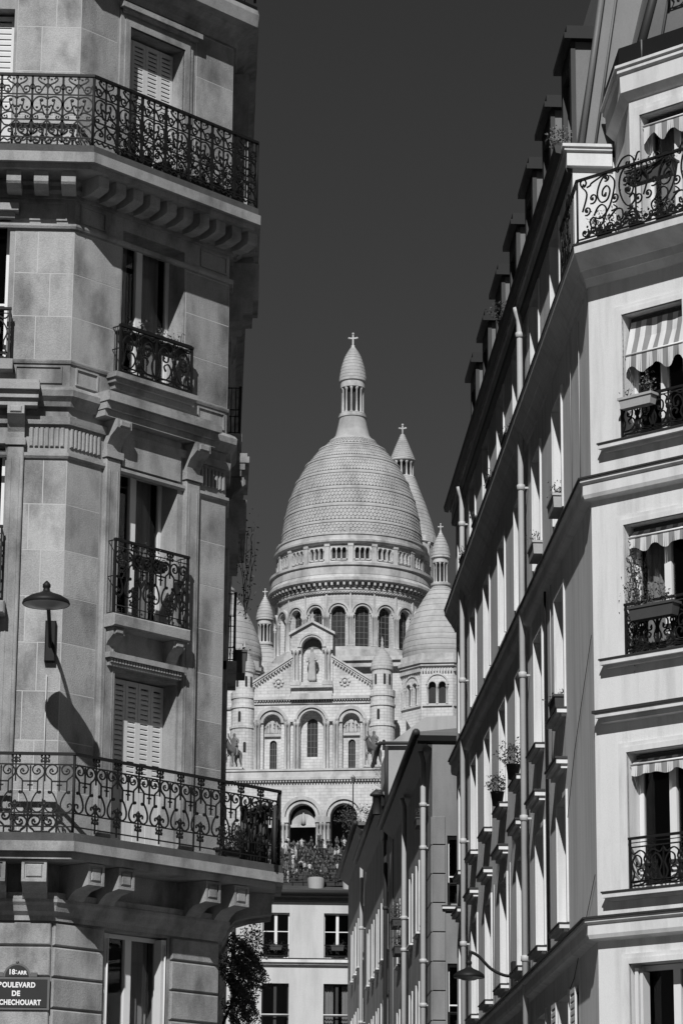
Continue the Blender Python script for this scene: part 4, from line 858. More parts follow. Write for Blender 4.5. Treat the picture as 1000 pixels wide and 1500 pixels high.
STREET_BOXES = [(2.5, 12.79, 'third-floor street window box nearest the white corner'), (5.2, 12.77, 'window box beside the tall pale downpipe on the street side'), (8.6, 15.5, 'dark box on the long street cornice nearest the cut corner'),
                (11.4, 15.5, 'dark box on the long street cornice, second one along'), (14.2, 15.5, 'dark box on the long street cornice, third one along'), (17.0, 15.5, 'dark box on the long street cornice, farthest one'), (2.6, 9.86, 'dark half-round box under the second-floor street window nearest the corner')]
for i, (u, z, lb) in enumerate(STREET_BOXES): planter(RS, u + .6, u + 1.35, (.03 if z > 15 else -.06), (.22 if z > 15 else .15), (15.535 if z > 15 else z + .0 if z > 12 else 9.825), .2, lb, 'bushy', i in (0, 1), 50 + i, .16 if i != 6 else .05, n=80)
x, y, _ = RS.pt(9.2, .13, 0); pot(x, y, 9.815, .12, .24, 'bushy geranium pot on a street sill of the white building, nearer one', 61, .42, 'pots on the street sills', n=420)
x, y, _ = RS.pt(11.9, .13, 0); pot(x, y, 9.815, .12, .24, 'trailing flower pot on a street sill of the white building, farther one', 62, .34, 'pots on the street sills', n=360)
x, y, _ = RS.pt(2.1, .12, 0); pot(x, y, 17.8, .1, .22, 'pale trough of flowers on the eave by the first dormer', 63, .3, 'pots on the eave', 'planterpale', 'leafpale', 200)
x, y, _ = RS.pt(10.2, .12, 0); pot(x, y, 17.8, .1, .22, 'trailing plant on the eave by a middle dormer', 64, .42, 'pots on the eave', 'terracotta', 'leaf', 220)
# ------------------------------------------------------------------ houses further up the street (right side)
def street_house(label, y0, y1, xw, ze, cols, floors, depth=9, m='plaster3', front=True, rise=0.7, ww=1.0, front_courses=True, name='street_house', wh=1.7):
    F = Frame((xw, y0), 0, True); FF = Frame((xw, y0), 90); h = thing(name, label, 'house', (xw, y0, 0), 'houses up the street')
    ops = [(u, u + ww, z, z + wh) for u in cols for z in floors]; fops = [(.32 + .02, 1.3, z + .1, z + wh) for z in floors] if front else []
    w = MB(); wall_boxes(w, F, 0, y1 - y0, 0, ze, ops, -.3, 0); wall_boxes(w, FF, .3, depth, 0, ze, fops, -.3, 0); w.box(F, y1 - y0 - .3, y1 - y0 - .001, -depth, -.3, 0, ze); wo_ = w.build('wall', m, h)
    rf = MB(); e = .34; zr = ze + rise
    rf.add([(xw - e, y0 - .12, ze + .02), (xw - e, y1, ze + .02), (xw + depth * .5, y1, zr), (xw + depth * .5, y0 + .8, zr), (xw + depth, y0 - .12, ze + .02), (xw + depth, y1, ze + .02),
            (xw - e, y0 - .12, ze - .06), (xw - e, y1, ze - .06), (xw + depth, y0 - .12, ze - .06), (xw + depth, y1, ze - .06)],
           [(0, 1, 2, 3), (0, 3, 4), (3, 2, 5, 4), (6, 7, 1, 0), (6, 0, 4, 8), (6, 8, 9, 7), (1, 7, 9, 5, 2)]); rf.build('roof', 'zinc', h)
    mb = MB(); mb.tube([(xw - e - .04, y0 - .16, ze), (xw - e - .04, y1, ze)], .09, 8); mb.sweep([(xw, y1), (xw, y0)], [(0, ze - .34), (.16, ze - .22), (.32, ze - .07), (0, ze - .07)]); mb.build('gutter', 'lead', h)
    if front: MB().sweep([(xw - e, y0 - .0), (xw + depth, y0)], [(0, ze - .24), (.08, ze - .18), (.14, ze - .07), (0, ze - .07)]).build('eave_moulding', 'lead', h)
    for u in cols:
        for z in floors:
            french_window(h, F, u, u + ww, z + .01, z + wh - .01, .2)
            sill_block(h, F, u - .06, u + ww + .06, z - .1, z - .02, .1, lead=False)
            for ua in (u + ww, u - .06): MB().box(F, ua, ua + .06, .001, .03, z, z + wh).build('jamb', 'trim', h)
    for a, b, z0, z1 in fops:
        french_window(h, FF, a, b, z0 + .01, z1 - .01, .18); sill_block(h, FF, a - .12, b + .1, z0 - .12, z0 - .02, .1); guard(h, FF, a + .03, b - .03, .06, z0 + .02, z0 + .5, None, 0, False)
    return h, F, FF, wo_
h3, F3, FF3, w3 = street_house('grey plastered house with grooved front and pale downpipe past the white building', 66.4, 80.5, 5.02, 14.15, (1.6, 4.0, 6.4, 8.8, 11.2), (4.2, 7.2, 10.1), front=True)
for k in range(14):      # grooved courses on the front and the return
    z = 3.0 + k * .66
    if z > 11.7: break
    fo = [(.3, 1.42, f + .05, f + 1.75) for f in (4.2, 7.2, 10.1)]
    seg = [(.004, .3), (1.45, 3.0)] if any(a[2] < z + .6 and a[3] > z for a in fo) else [(.004, 1.4), (1.41, 3.0)]
    for a, b in seg: MB().cbox(FF3, a, b, .001, .03, z + .01, z + .65, .012).build('stone', 'plaster3', w3)
    MB().cbox(F3, .004, 1.3, .001, .03, z + .01, z + .65, .012).build('stone', 'plaster3', w3)
downpipe(h3, F3, .95, 13.9, .2, .065, .14, joints=(12.6, 11.6, 9.0, 8.0, 6.2))
downpipe(h3, F3, 7.6, 13.9, .2, .065, .14, joints=(10.8, 10.0, 7.0))
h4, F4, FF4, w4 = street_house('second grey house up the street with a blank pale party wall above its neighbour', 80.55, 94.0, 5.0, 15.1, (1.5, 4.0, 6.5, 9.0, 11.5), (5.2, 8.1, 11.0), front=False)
downpipe(h4, F4, 1.0, 14.9, .2, .06, .14, 'lead', (12.0,))
at_ = MB(); at_.add([(4.86, 80.4, 14.2), (13, 80.4, 14.2), (13, 80.4, 17.6), (5.9, 80.4, 17.25), (4.86, 80.4, 16.45), (4.86, 84, 14.2), (13, 84, 14.2), (13, 84, 17.6), (5.9, 84, 17.25), (4.86, 84, 16.45)],
                     [(0, 1, 2, 3, 4), (9, 8, 7, 6, 5), (0, 4, 9, 5), (4, 3, 8, 9), (3, 2, 7, 8), (1, 6, 7, 2), (0, 5, 6, 1)]); at_.mi[3] = at_.mi[4] = 1; at_.build('party_wall', ['plaster4', 'zincpale'], h4)
mb = MB(); mb.add([(4.6, 80.25, 16.42), (5.72, 80.25, 16.5), (5.72, 80.25, 16.56), (4.6, 80.25, 16.5)], [(0, 1, 2, 3)]); mb = MB(); mb.tube([(4.62, 80.28, 16.46), (6.9, 80.28, 16.5)], .05, 6); mb.tube([(4.62, 80.28, 16.46), (4.62, 84, 16.46)], .06, 6); mb.tube([(4.8, 80.33, 16.4), (4.8, 80.33, 14.6)], .05, 6); mb.build('gutter', 'lead', h4)
mb = MB(); mb.tube([(4.8, 80.3, 14.1), (5.95, 80.3, 15.6)], .06, 4); mb.build('roof_flashing', 'zinc', h4)
mb = MB(); mb.lathe(4.55, 80.5, [(.12, 14.5), (.12, 15.0), (.2, 15.02), (.2, 15.06), (.04, 15.2), (0, 15.2)], 10); mb.build('chimney_pot', 'lead', h4)
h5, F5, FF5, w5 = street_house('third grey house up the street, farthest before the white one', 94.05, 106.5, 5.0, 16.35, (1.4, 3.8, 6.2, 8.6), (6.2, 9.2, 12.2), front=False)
downpipe(h5, F5, .5, 16.1, .2, .06, .14, joints=(13.0, 10.0))
planter(F3, 9.6, 10.6, .05, .3, 10.9, .2, 'bushy window box on the grey house street side, upper one', 'bushy', False, 71, .45, n=500)
planter(F3, 8.8, 9.8, .05, .3, 10.1, .2, 'bushy window box on the grey house street side, lower one', 'bushy', False, 72, .4, n=420)
planter(F3, 1.7, 2.5, .05, .25, 12.3, .18, 'small dark window box high on the grey house by its downpipe', 'bushy', False, 73, .2, n=120)
# ------------------------------------------------------------------ white house closing the street
WH = Frame((0, 112.0), 90)
wh = thing('white_house', 'plain white house closing the end of the street', 'house', (3, 112, 0))
wops = [(u, u + 1.03, z, z + hh) for u in (-.35, 2.0, 4.34) for z, hh in ((13.97, 1.72), (11.0, 2.02), (8.1, 1.9))]
w = MB(); wall_boxes(w, WH, -6, 8, 0, 16.1, wops, -.3, 0); w.box(WH, -6, -5.7, -8, -.3, 0, 16.1); w.box(WH, 7.7, 8, -8, -.3, 0, 16.1); w.build('wall', 'plaster2', wh)
MB().sweep([WH.xy(-6), WH.xy(8)], [(0, 16.1), (.1, 16.15), (.14, 16.26), (.3, 16.3), (.32, 16.42), (0, 16.44)]).build('cornice', 'stain_shade', wh)  # cornice coloured dark for the shadow below the gutter
mb = MB(); mb.tube([WH.pt(-6, .36, 16.44), WH.pt(8, .36, 16.44)], .09, 8); mb.build('gutter', 'lead', wh)
mb = MB(); mb.add([WH.pt(-6, .3, 16.46), WH.pt(8, .3, 16.46), WH.pt(8, -4, 16.62), WH.pt(-6, -4, 16.62), WH.pt(-6, -8, 16.46), WH.pt(8, -8, 16.46)], [(0, 1, 2, 3), (3, 2, 5, 4)]); mb.build('roof', 'zinc', wh)
mb = MB(); mb.box(WH, -6, 8, .001, .12, 13.72, 13.8); mb.box(WH, -6, 8, .001, .2, 13.801, 13.93); o = mb.build('string_course', 'trim', wh); MB().box(WH, -6, 8, .001, .22, 13.931, 13.96).build('flashing', 'lead', o)
GW = grille_motif(.94, .42, 'house_guard')
for i, (a, b, z0, z1) in enumerate(wops):
    hi = z0 > 13
    french_window(wh, WH, a, b, z0 + .01, z1 - .01, .14, 'white' if hi else 'slate', bars=[.6] if hi else [.4], curtain=not hi and a > 4, fw=.04)
    if hi:
        o = MB().tube([WH.pt(a + .02, .03, z0 + .5), WH.pt(b - .02, .03, z0 + .5)], .02, 5); o.tube([WH.pt(a + .02, .03, z0 + .08), WH.pt(b - .02, .03, z0 + .08)], .014, 5); go = o.build('window_guard', 'iron', wh)
        place('scroll_panel', GW, go, WH.pt((a + b) / 2, .03, z0 + .06), WH.rot)
    else:
        MB().tube([WH.pt(a, .03, z0 + .85), WH.pt(b, .03, z0 + .85)], .025, 5).build('window_bar', 'white', wh); sill_block(wh, WH, a - .05, b + .05, z0 - .1, z0 - .01, .1, lead=False)
downpipe(wh, WH, .9, 16.1, .2, .07, .14, 'lead', (), False); downpipe(wh, WH, 5.52, 16.1, 8, .05, .12, 'trim', (15.0,), False)
planter(WH, 2.25, 2.75, .05, .24, 14.25, .16, 'small dark box on the left upper window guard of the plain white house', 'bushy', False, 81, .12, n=60)
planter(WH, 4.6, 5.1, .05, .24, 14.25, .2, 'dark box on the right upper window guard of the plain white house', 'bushy', False, 82, .08, n=40)
# ------------------------------------------------------------------ the basilica, in its own axes (X right, Y back, Z up from the terrace)
bas = thing('basilica', 'white domed stone basilica on the hill with lantern, turrets and arched porch', 'church', (13.855, 405.0, 71.256))
bas.rotation_euler = (0, 0, R(-10)); ABS[bas] = Vector((0, 0, 0))
class Flat:       # facade plane at depth y (outward is -y)
    def __init__(s, y): s.y = y
    def pt(s, u, d, z): return (u, s.y - d, z)
    rot = 0
class Ring:       # cylinder: u is the angle in degrees, 0 faces the front
    def __init__(s, cx, cy, r): s.cx, s.cy, s.r = cx, cy, r
    def pt(s, u, d, z): return (s.cx + (s.r + d) * math.sin(R(u)), s.cy - (s.r + d) * math.cos(R(u)), z)
def arch_panel(mb, F, u0, u1, z0, z1, uc, w, zb, zs, dep, us=1.0, n=10, mi=0, wz=None):  # wall sheet with a round-headed hole; us: u units per metre; w in metres
    wu = w * us; P = [(uc - wu * math.cos(math.pi * k / n), zs + (w if wz is None else wz) * math.sin(math.pi * k / n)) for k in range(n + 1)]
    Q = lambda pts: mb.add([F.pt(*p) for p in pts], [tuple(range(len(pts)))], mi)
    Q([(u0, 0, z0), (uc - wu, 0, z0), (uc - wu, 0, zs), (u0, 0, zs)]); Q([(uc + wu, 0, z0), (u1, 0, z0), (u1, 0, zs), (uc + wu, 0, zs)])
    if zb > z0: Q([(uc - wu, 0, z0), (uc + wu, 0, z0), (uc + wu, 0, zb), (uc - wu, 0, zb)])
    Q([(u0, 0, zs), (uc - wu, 0, zs), (uc - wu, 0, z1), (u0, 0, z1)]); Q([(uc + wu, 0, zs), (u1, 0, zs), (u1, 0, z1), (uc + wu, 0, z1)])
    for (a, za), (b, zb_) in zip(P, P[1:]): Q([(a, 0, za), (b, 0, zb_), (b, 0, z1), (a, 0, z1)]); Q([(a, 0, za), (a, -dep, za), (b, -dep, zb_), (b, 0, zb_)])
    for a in (uc - wu, uc + wu): Q([(a, 0, zb), (a, -dep, zb), (a, -dep, zs), (a, 0, zs)])
    Q([(uc - wu, 0, zb), (uc + wu, 0, zb), (uc + wu, -dep, zb), (uc - wu, -dep, zb)])
def arch_ring(mb, F, uc, zs, r0, r1, d0, d1, us=1.0, n=12, mi=0):
    for k in range(n):
        a, b = math.pi * k / n, math.pi * (k + 1) / n
        f = lambda r, t, d: F.pt(uc - r * us * math.cos(t), d, zs + r * math.sin(t))
        mb.hexa([f(r0, a, d0), f(r0, b, d0), f(r0, b, d1), f(r0, a, d1), f(r1, a, d0), f(r1, b, d0), f(r1, b, d1), f(r1, a, d1)], mi)
def column(mb, x, y, z0, z1, r, n=8):
    h = z1 - z0
    mb.lathe(x, y, [(r * 1.5, z0), (r * 1.5, z0 + r * .7), (r * 1.1, z0 + r * 1.1), (r, z0 + r * 1.5), (r * .9, z1 - r * 2.6), (r * 1.05, z1 - r * 2.4), (r * 1.5, z1 - r * .7), (r * 1.5, z1), (0, z1)], n)
def arch_glass(parent, F, uc, w, zb, zs, d, us=1.0, n=8, name='window', lattice=True):
    P = [(uc - w * us, zb), (uc + w * us, zb)] + [(uc + w * us * math.cos(math.pi * k / n), zs + w * math.sin(math.pi * k / n)) for k in range(n + 1)]
    mb = MB(); mb.add([F.pt(u, d, z) for u, z in P], [tuple(range(len(P)))]); o = mb.build(name, 'churchglass', parent)
    if lattice:
        mb = MB(); z = zb + .5
        while z < zs + w * .8:
            ww_ = w if z < zs else math.sqrt(max(0, w * w - (z - zs) ** 2)); mb.box(F, uc - ww_ * us, uc + ww_ * us, d + .01, d + .05, z - .03, z + .03); z += .9
        for k in (-.33, .33): mb.box(F, uc + (k * w - .03) * us, uc + (k * w + .03) * us, d + .011, d + .052, zb, zs + w * .9)
        mb.build('lattice', 'joint', o)
    return o
def pieces(name, mb, m='travplain', parent=bas): return mb.build(name, m, parent)
def corbels(F, u0, u1, n, z0, z1, d, w, parent=bas, us=1.0):
    mb = MB()
    for i in range(n):
        u = u0 + (u1 - u0) * (i + .5) / n; mb.box(F, u - w / 2 * us, u + w / 2 * us, .0, d, z0, z1); mb.box(F, u - w / 2 * us, u + w / 2 * us, .0, d * .55, z0 - (z1 - z0) * .5, z0 - .001)
    return mb.build('corbel_table', 'travplain', parent, stuff=True)
# masses behind the front
mass = MB(); FB = Flat(0)
for x0, x1, y0, y1, z0, z1 in ((-8.2, 8.0, 1.8, 30, -12, 11.3), (-12.5, 12.5, 6, 70, -12, 9.0), (-12.8, 12.8, 29, 55, -12, 22.5), (-20, 20, 14, 70, -12, 6.5), (-9, 9, 55, 100, -12, 16), (-5.8, 5.8, 100, 111, -12, 58)):
    mass.hexa([(x0, y0, z0), (x1, y0, z0), (x1, y1, z0), (x0, y1, z0), (x0, y0, z1), (x1, y0, z1), (x1, y1, z1), (x0, y1, z1)])
mass.build('body', 'trav', bas)
nr = MB(); nr.add([(-8.2, 1.9, 11.35), (8, 1.9, 11.35), (-.1, 1.9, 17.6), (-8.2, 30, 11.35), (8, 30, 11.35), (-.1, 30, 17.6)], [(0, 2, 5, 3), (1, 4, 5, 2), (0, 1, 2), (3, 5, 4)]); nr.build('nave_roof', 'zinc', bas)
RELIEF = []
# upper front: three arched bays
fw_ = MB(); F = FB
arch_panel(fw_, F, -8.3, -3.0, -1.7, 10.6, -5.7, 1.25, .9, 7.7, .9); arch_panel(fw_, F, -3.0, 2.7, -1.7, 10.6, -.15, 1.65, 1.0, 7.75, 1.1); arch_panel(fw_, F, 2.7, 8.1, -1.7, 10.6, 5.45, 1.25, .9, 7.7, .9)
front = fw_.build('front_wall', 'trav', bas)
bk = MB(); arch_panel(bk, Flat(.9), -7.4, -4.1, .9, 9.6, -5.65, .5, 1.0, 4.9, .4); arch_panel(bk, Flat(.9), 3.8, 7.1, .9, 9.6, 5.45, .5, 1.0, 4.9, .4); arch_panel(bk, Flat(1.1), -2, 1.7, 1.0, 9.7, -.15, .75, 3.0, 7.75, .4); bk.build('recess_wall', 'trav', front)
for uc in (-5.65, 5.45): arch_glass(front, Flat(.9), uc, .5, 1.0, 4.9, -.35)
arch_glass(front, Flat(1.1), -.15, .75, 3.0, 7.75, -.35)
for uc, r0, zs in ((-5.7, 1.25, 7.7), (5.45, 1.25, 7.7), (-.15, 1.65, 7.75)):
    k_ = 1.0 if abs(uc) > 1 else .72
    mb = MB(); arch_ring(mb, F, uc, zs, r0, r0 + .42 * k_, 0.001, .25, n=16); arch_ring(mb, F, uc, zs, r0 + .53 * k_, r0 + 1.03 * k_, .001, .5, n=16); pieces('archivolt', mb, 'travplain', front)
    if abs(uc) > 1:     # carved group in the head of the recess
        mb = MB(); rg = random.Random(int(uc * 10))
        RELIEF.append((front, uc))
        mb.box(Flat(.9), uc - 1.2, uc + 1.2, .001, .35, 5.9, 6.3); pieces('carved_relief', mb, 'travplain', front)
for x in (-8.0, -7.55, -3.75, -3.3, -2.5, -2.05, 1.75, 2.2, 3.1, 3.5, 7.3, 7.75):
    mb = MB(); column(mb, x, -.22, -.6, 7.75, .2); pieces('column', mb, 'travplain', front)
for a, b in ((-8.3, -7.35), (-3.95, -1.9), (1.6, 3.7), (7.1, 8.1)):
    pieces('impost', MB().box(F, a, b, .001, .5, 7.76, 8.1), 'travplain', front); pieces('plinth', MB().box(F, a - .1, b + .1, .001, .6, -1.69, -.6), 'travplain', front)
bd = MB(); bd.box(F, -.6, .45, .002, .08, -1.6, .5); bd.build('niche_opening', 'churchglass', front)
ci = MB(); ci.box(F, -8.3, 8.1, .001, .55, 10.95, 11.4); ci.box(F, -8.3, 8.1, .001, .2, 10.35, 10.6); ci.box(F, -3.1, 2.8, .56, .75, 10.9, 11.5); pieces('cornice', ci, 'travplain', front)
corbels(F, -8.3, 8.1, 44, 10.72, 10.94, .45, .16, front)
# gable with the statue niche
gb = MB()
for s_, xe, xi in ((-1, -8.3, -2.7), (1, 8.1, 2.5)):
    gb.add([(xe, 0, 11.4), (xi, 0, 11.4), (xi, 0, 16.5), (xe, 0, 13.0), (xe, .9, 11.4), (xi, .9, 11.4), (xi, .9, 16.5), (xe, .9, 13.0)], [(0, 1, 2, 3), (7, 6, 5, 4), (3, 2, 6, 7), (0, 3, 7, 4)])
arch_panel(gb, Flat(-.35), -3.05, 2.8, 11.4, 20.3, -.15, 1.45, 13.4, 18.45, 1.3)
gb.add([(-3.05, -.35, 20.3), (2.8, -.35, 20.3), (-.12, -.35, 21.9), (-3.05, 2.5, 20.3), (2.8, 2.5, 20.3), (-.12, 2.5, 21.9), (-3.05, -.35, 11.4), (-3.05, 2.5, 11.4), (2.8, -.35, 11.4), (2.8, 2.5, 11.4)], [(0, 1, 2), (0, 2, 5, 3), (2, 1, 4, 5), (6, 0, 3, 7), (8, 9, 4, 1)])
gab = gb.build('gable', 'trav', bas)
MB().box(Flat(.95), -1.6, 1.3, 0, .05, 13.4, 19.95).build('niche_back', 'trav', gab)
MB().add([Flat(.85).pt(-.15 + 1.44 * math.cos(R(a)), .05, 18.45 + 1.44 * math.sin(R(a))) for a in range(0, 181, 15)], [tuple(range(13))]).build('niche_head_shade', 'joint', gab)  # dark half-disc paints the shade into the top of the niche
rk = MB()
for p, q in (((-8.5, 13.1), (-2.7, 16.75)), ((8.3, 13.1), (2.6, 16.75))):
    for dz, d0, d1 in ((0, -.4, 1.0), (.3, -.55, 1.0)):
        rk.hexa([(p[0], d0, p[1] + dz), (q[0], d0, q[1] + dz), (q[0], d1, q[1] + dz), (p[0], d1, p[1] + dz), (p[0], d0, p[1] + dz + .29), (q[0], d0, q[1] + dz + .29), (q[0], d1, q[1] + dz + .29), (p[0], d1, p[1] + dz + .29)])
    n = 15
    for i in range(n):
        t = (i + .5) / n; x = p[0] + (q[0] - p[0]) * t; z = p[1] + (q[1] - p[1]) * t; rk.box(Flat(0), x - .11, x + .11, 0.001, .32, z - .35, z - .02)
for p, q in (((-3.4, 20.15), (-.12, 21.95)), ((3.15, 20.15), (-.12, 21.95))):
    rk.hexa([(p[0], -.75, p[1]), (q[0], -.75, q[1]), (q[0], 2.5, q[1]), (p[0], 2.5, p[1]), (p[0], -.75, p[1] + .35), (q[0], -.75, q[1] + .35), (q[0], 2.5, q[1] + .35), (p[0], 2.5, p[1] + .35)])
pieces('raking_cornice', rk, 'travplain', gab)
mb = MB(); arch_ring(mb, Flat(-.35), -.15, 18.45, 1.46, 1.75, .001, .15); arch_ring(mb, Flat(-.35), -.15, 18.45, 1.76, 2.05, .001, .28); pieces('archivolt', mb, 'travplain', gab)
for x in (-2.65, -2.15, 1.85, 2.35):
    mb = MB(); column(mb, x, -.6, 13.4, 17.9, .19); pieces('column', mb, 'travplain', gab)
mb = MB()
for a, b in ((-3.1, -1.7), (1.4, 2.85)): pieces('impost', MB().box(Flat(-.35), a, b, .001, .5, 17.9, 18.2), 'travplain', gab); pieces('plinth', MB().box(Flat(-.35), a, b, .001, .55, 12.9, 13.4), 'travplain', gab)
mb.box(Flat(-.35), -3.2, 2.9, .001, .5, 12.55, 12.9); mb.box(Flat(-.35), -3.2, 2.9, .001, .4, 11.5, 11.75); pieces('string_course', mb, 'travplain', gab)
mb = MB(); mb.lathe(-.12, -.3, [(.3, 22.1), (.35, 22.5), (.15, 22.7), (.25, 22.95), (.05, 23.5), (0, 23.6)], 8); mb.box(Flat(-.3), -.45, .2, -.08, .08, 23.0, 23.15); pieces('finial', mb, 'travplain', gab)
for x in (-4.9, 4.5):
    mb = MB(); mb.lathe(x, -.1, [(.0, 14.2), (.0, 14.2)], 6) if False else None
    arch_ring(mb, Flat(0), x, 13.5, .45, .7, .001, .14, n=10)
    for k in range(8): mb.blob((x + .62 * math.cos(k * math.pi / 4), -.08, 13.5 + .62 * math.sin(k * math.pi / 4)), .2, sq=(1, .5, 1))
    mb.blob((x, -.1, 13.5), .3, sq=(1, .5, 1)); pieces('rosette', mb, 'travplain', gab)
# round stair turrets beside the front
def small_dome(mb, x, y, z0, r, h, n=20, rows=7):
    prof = []
    for i in range(rows + 1):
        t = i / rows; rr = r * math.cos(t * math.pi / 2 * .96) ** .75
        prof += [(rr, z0 + h * t)]
        if i < rows: prof += [(r * math.cos((i + .92) / rows * math.pi / 2 * .96) ** .75 + .05 * r, z0 + h * (t + .9 / rows)), (r * math.cos((i + 1) / rows * math.pi / 2 * .96) ** .75, z0 + h * (t + .92 / rows))]
    mb.lathe(x, y, prof, n)
for x in (-9.95, 9.65):
    mb = MB(); yc = 1.0
    mb.lathe(x, yc, [(1.85, -1.7), (1.85, 6.9), (1.98, 7.0), (1.98, 7.3), (1.75, 7.4), (1.75, 9.8), (1.9, 9.9), (1.9, 10.2), (1.72, 10.3), (1.72, 11.2), (1.85, 11.3), (1.85, 12.2), (1.45, 12.25), (1.45, 15.0), (1.62, 15.15), (1.66, 15.45), (1.5, 15.5)], 24, smooth=False)
    t = mb.build('stair_turret', 'trav', bas)
    mb = MB(); small_dome(mb, x, yc, 15.5, 1.55, 2.8); mb.lathe(x, yc, [(.28, 18.2), (.32, 18.5), (.12, 18.7), (.24, 19.1), (.1, 19.4), (.14, 19.6), (0, 20.1)], 8); mb.build('cap', 'scale', t)
    for a, zb in ((-30, 13.0), (20, 13.0), (50, 13.0), (-10, 7.9), (15, 3.5)): arch_glass(t, Ring(x, yc, 1.5 if zb > 12 else 1.78 if zb > 7 else 1.87), a, .16, zb, zb + 1.3, .03, us=38, lattice=False, name='slit_window')
# porch: three arches on clustered columns
PF = Flat(-9.0); po = MB()
for a, b, uc in ((-12.0, -2.8, -5.65), (-2.8, 2.85, 0.0), (2.85, 12.0, 5.68)): arch_panel(po, PF, a, b, -12, -2.6, uc, 1.85, -12, -7.1, 1.4)
po.hexa([(-12, -8.999, -2.6), (12, -8.999, -2.6), (12, 0, -2.6), (-12, 0, -2.6), (-12, -8.999, -1.9), (12, -8.999, -1.9), (12, 0, -1.9), (-12, 0, -1.9)])
for x in (-12, 11.7): po.hexa([(x, -8.99, -12), (x + .3, -8.99, -12), (x + .3, 0, -12), (x, 0, -12), (x, -8.99, -2.6), (x + .3, -8.99, -2.6), (x + .3, 0, -2.6), (x, 0, -2.6)])
porch = po.build('porch', 'trav', bas)
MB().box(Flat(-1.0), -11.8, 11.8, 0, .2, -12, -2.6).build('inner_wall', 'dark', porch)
for uc in (-5.65, 0, 5.68):
    mb = MB(); arch_ring(mb, PF, uc, -7.1, 1.85, 2.25, .001, .25, n=20); arch_ring(mb, PF, uc, -7.1, 2.36, 2.85, .001, .5, n=20); pieces('archivolt', mb, 'travplain', porch)
    MB().box(Flat(-1.3), uc - 1.2, uc + 1.2, 0, .1, -12, -8.0).build('door', 'churchglass', porch)
for uc in (-5.65, 0.0):
    mb = MB(); mb.add([Flat(-7.9).pt(uc + 1.62 * math.cos(R(a)), 0, -7.95 + 2.1 * math.sin(R(a))) for a in range(0, 181, 12)], [tuple(range(16))]); mb.box(Flat(-7.9), uc - 1.8, uc + 1.8, -.1, .1, -8.3, -7.96)
    mb.lathe(uc, -7.95, [(0, -7.9), (.35, -7.9), (.3, -7.2), (.2, -6.6), (.12, -6.4), (.16, -6.2), (0, -6.0)], 8)
    pieces('tympanum', mb, 'travplain', porch)
for uc in (-8.6, -2.82, 2.85, 8.6):
    for dx, dy in ((-.75, -.3), (-.25, -.45), (.25, -.45), (.75, -.3), (-.75, .5), (.75, .5)):
        mb = MB(); column(mb, uc + dx, -9.0 + dy, -11.2, -7.9, .21); pieces('column', mb, 'travplain', porch)
    pieces('impost', MB().box(PF, uc - 1.05, uc + 1.05, .001, .75, -7.9, -7.15), 'travplain', porch); pieces('plinth', MB().box(PF, uc - 1.1, uc + 1.1, .001, .8, -12, -11.2), 'travplain', porch)
mb = MB(); mb.box(PF, -12.2, 12.2, .001, .5, -2.0, -1.65); mb.box(PF, -12.1, 12.1, .001, .3, -1.649, -.75); mb.box(PF, -12.2, 12.2, .001, .45, -.749, -.5); pieces('cornice', mb, 'travplain', porch)
corbels(PF, -12, 12, 60, -2.3, -2.01, .4, .2, porch)
# statue pedestals
for x in (-10.15, 9.3):
    mb = MB(); mb.box(Flat(-6.4), x - 1.2, x + 1.2, -3.0, 0, -2.5, .1); mb.box(Flat(-6.4), x - 1.35, x + 1.35, -3.15, .15, .101, .42); pieces('pedestal', mb, 'trav')
# drum
CY = 42.0; DR = 11.65; PH = -2.5
dm = MB(); RG = Ring(0, CY, DR); us = 360 / (2 * math.pi * DR)
for k in range(20):
    c = PH + 18 * k; arch_panel(dm, RG, c - 9, c + 9, 22, 33.5, c, 1.08, 25.2, 30.42, .75, us)
drum = dm.build('drum', 'trav', bas)
for k in range(20):
    c = PH + 18 * k
    if math.cos(R(c)) < -.25: continue
    arch_glass(drum, Ring(0, CY, DR - .7), c, 1.06, 25.2, 30.42, 0, us * DR / (DR - .7), lattice=True)
    mb = MB(); arch_ring(mb, RG, c, 30.42, 1.09, 1.36, .001, .2, us); arch_ring(mb, RG, c, 30.42, 1.46, 1.76, .001, .4, us); pieces('archivolt', mb, 'travplain', drum)
    for dx in (-.33, .02, .33):
        mb = MB(); x, y, _ = RG.pt(c + 9 + dx * us, .22, 0); column(mb, x, y, 25.2, 30.0, .16); pieces('column', mb, 'travplain', drum)
    mb = MB(); mb.box(RG, c + 9 - .6 * us, c + 9 + .6 * us, .001, .45, 30.0, 30.4); pieces('impost', mb, 'travplain', drum); pieces('lesene', MB().box(RG, c + 9 - .12 * us, c + 9 + .12 * us, .001, .2, 30.41, 33.6), 'travplain', drum)
    mb = MB(); mb.box(RG, c - 9, c + 9, .001, .5, 24.6, 25.15); mb.box(RG, c - 9, c + 9, .001, .9, 23.3, 24.599); pieces('drum_plinth', mb, 'travplain', drum)
def ringband(name, prof, n=80, m='travplain', smooth=False, parent=bas, cx=0, cy=CY):
    return MB().lathe(cx, cy, prof, n, smooth=smooth).build(name, m, parent)
ringband('drum_cornice', [(11.66, 33.5), (11.95, 33.52), (11.95, 33.9), (12.1, 34.0), (12.1, 34.25), (11.75, 34.3), (11.75, 35.1), (12.85, 35.15), (13.0, 35.3), (13.0, 35.75), (12.75, 35.95), (12.55, 36.3), (12.6, 36.4), (12.6, 37.6), (12.85, 37.7), (12.85, 38.1), (11.6, 38.15)], 80)
corbels(Ring(0, CY, 11.75), 0, 360, 84, 34.6, 35.12, .95, .32, bas, 360 / (2 * math.pi * 11.75))
ct = MB(); RGd = Ring(0, CY, 11.96)
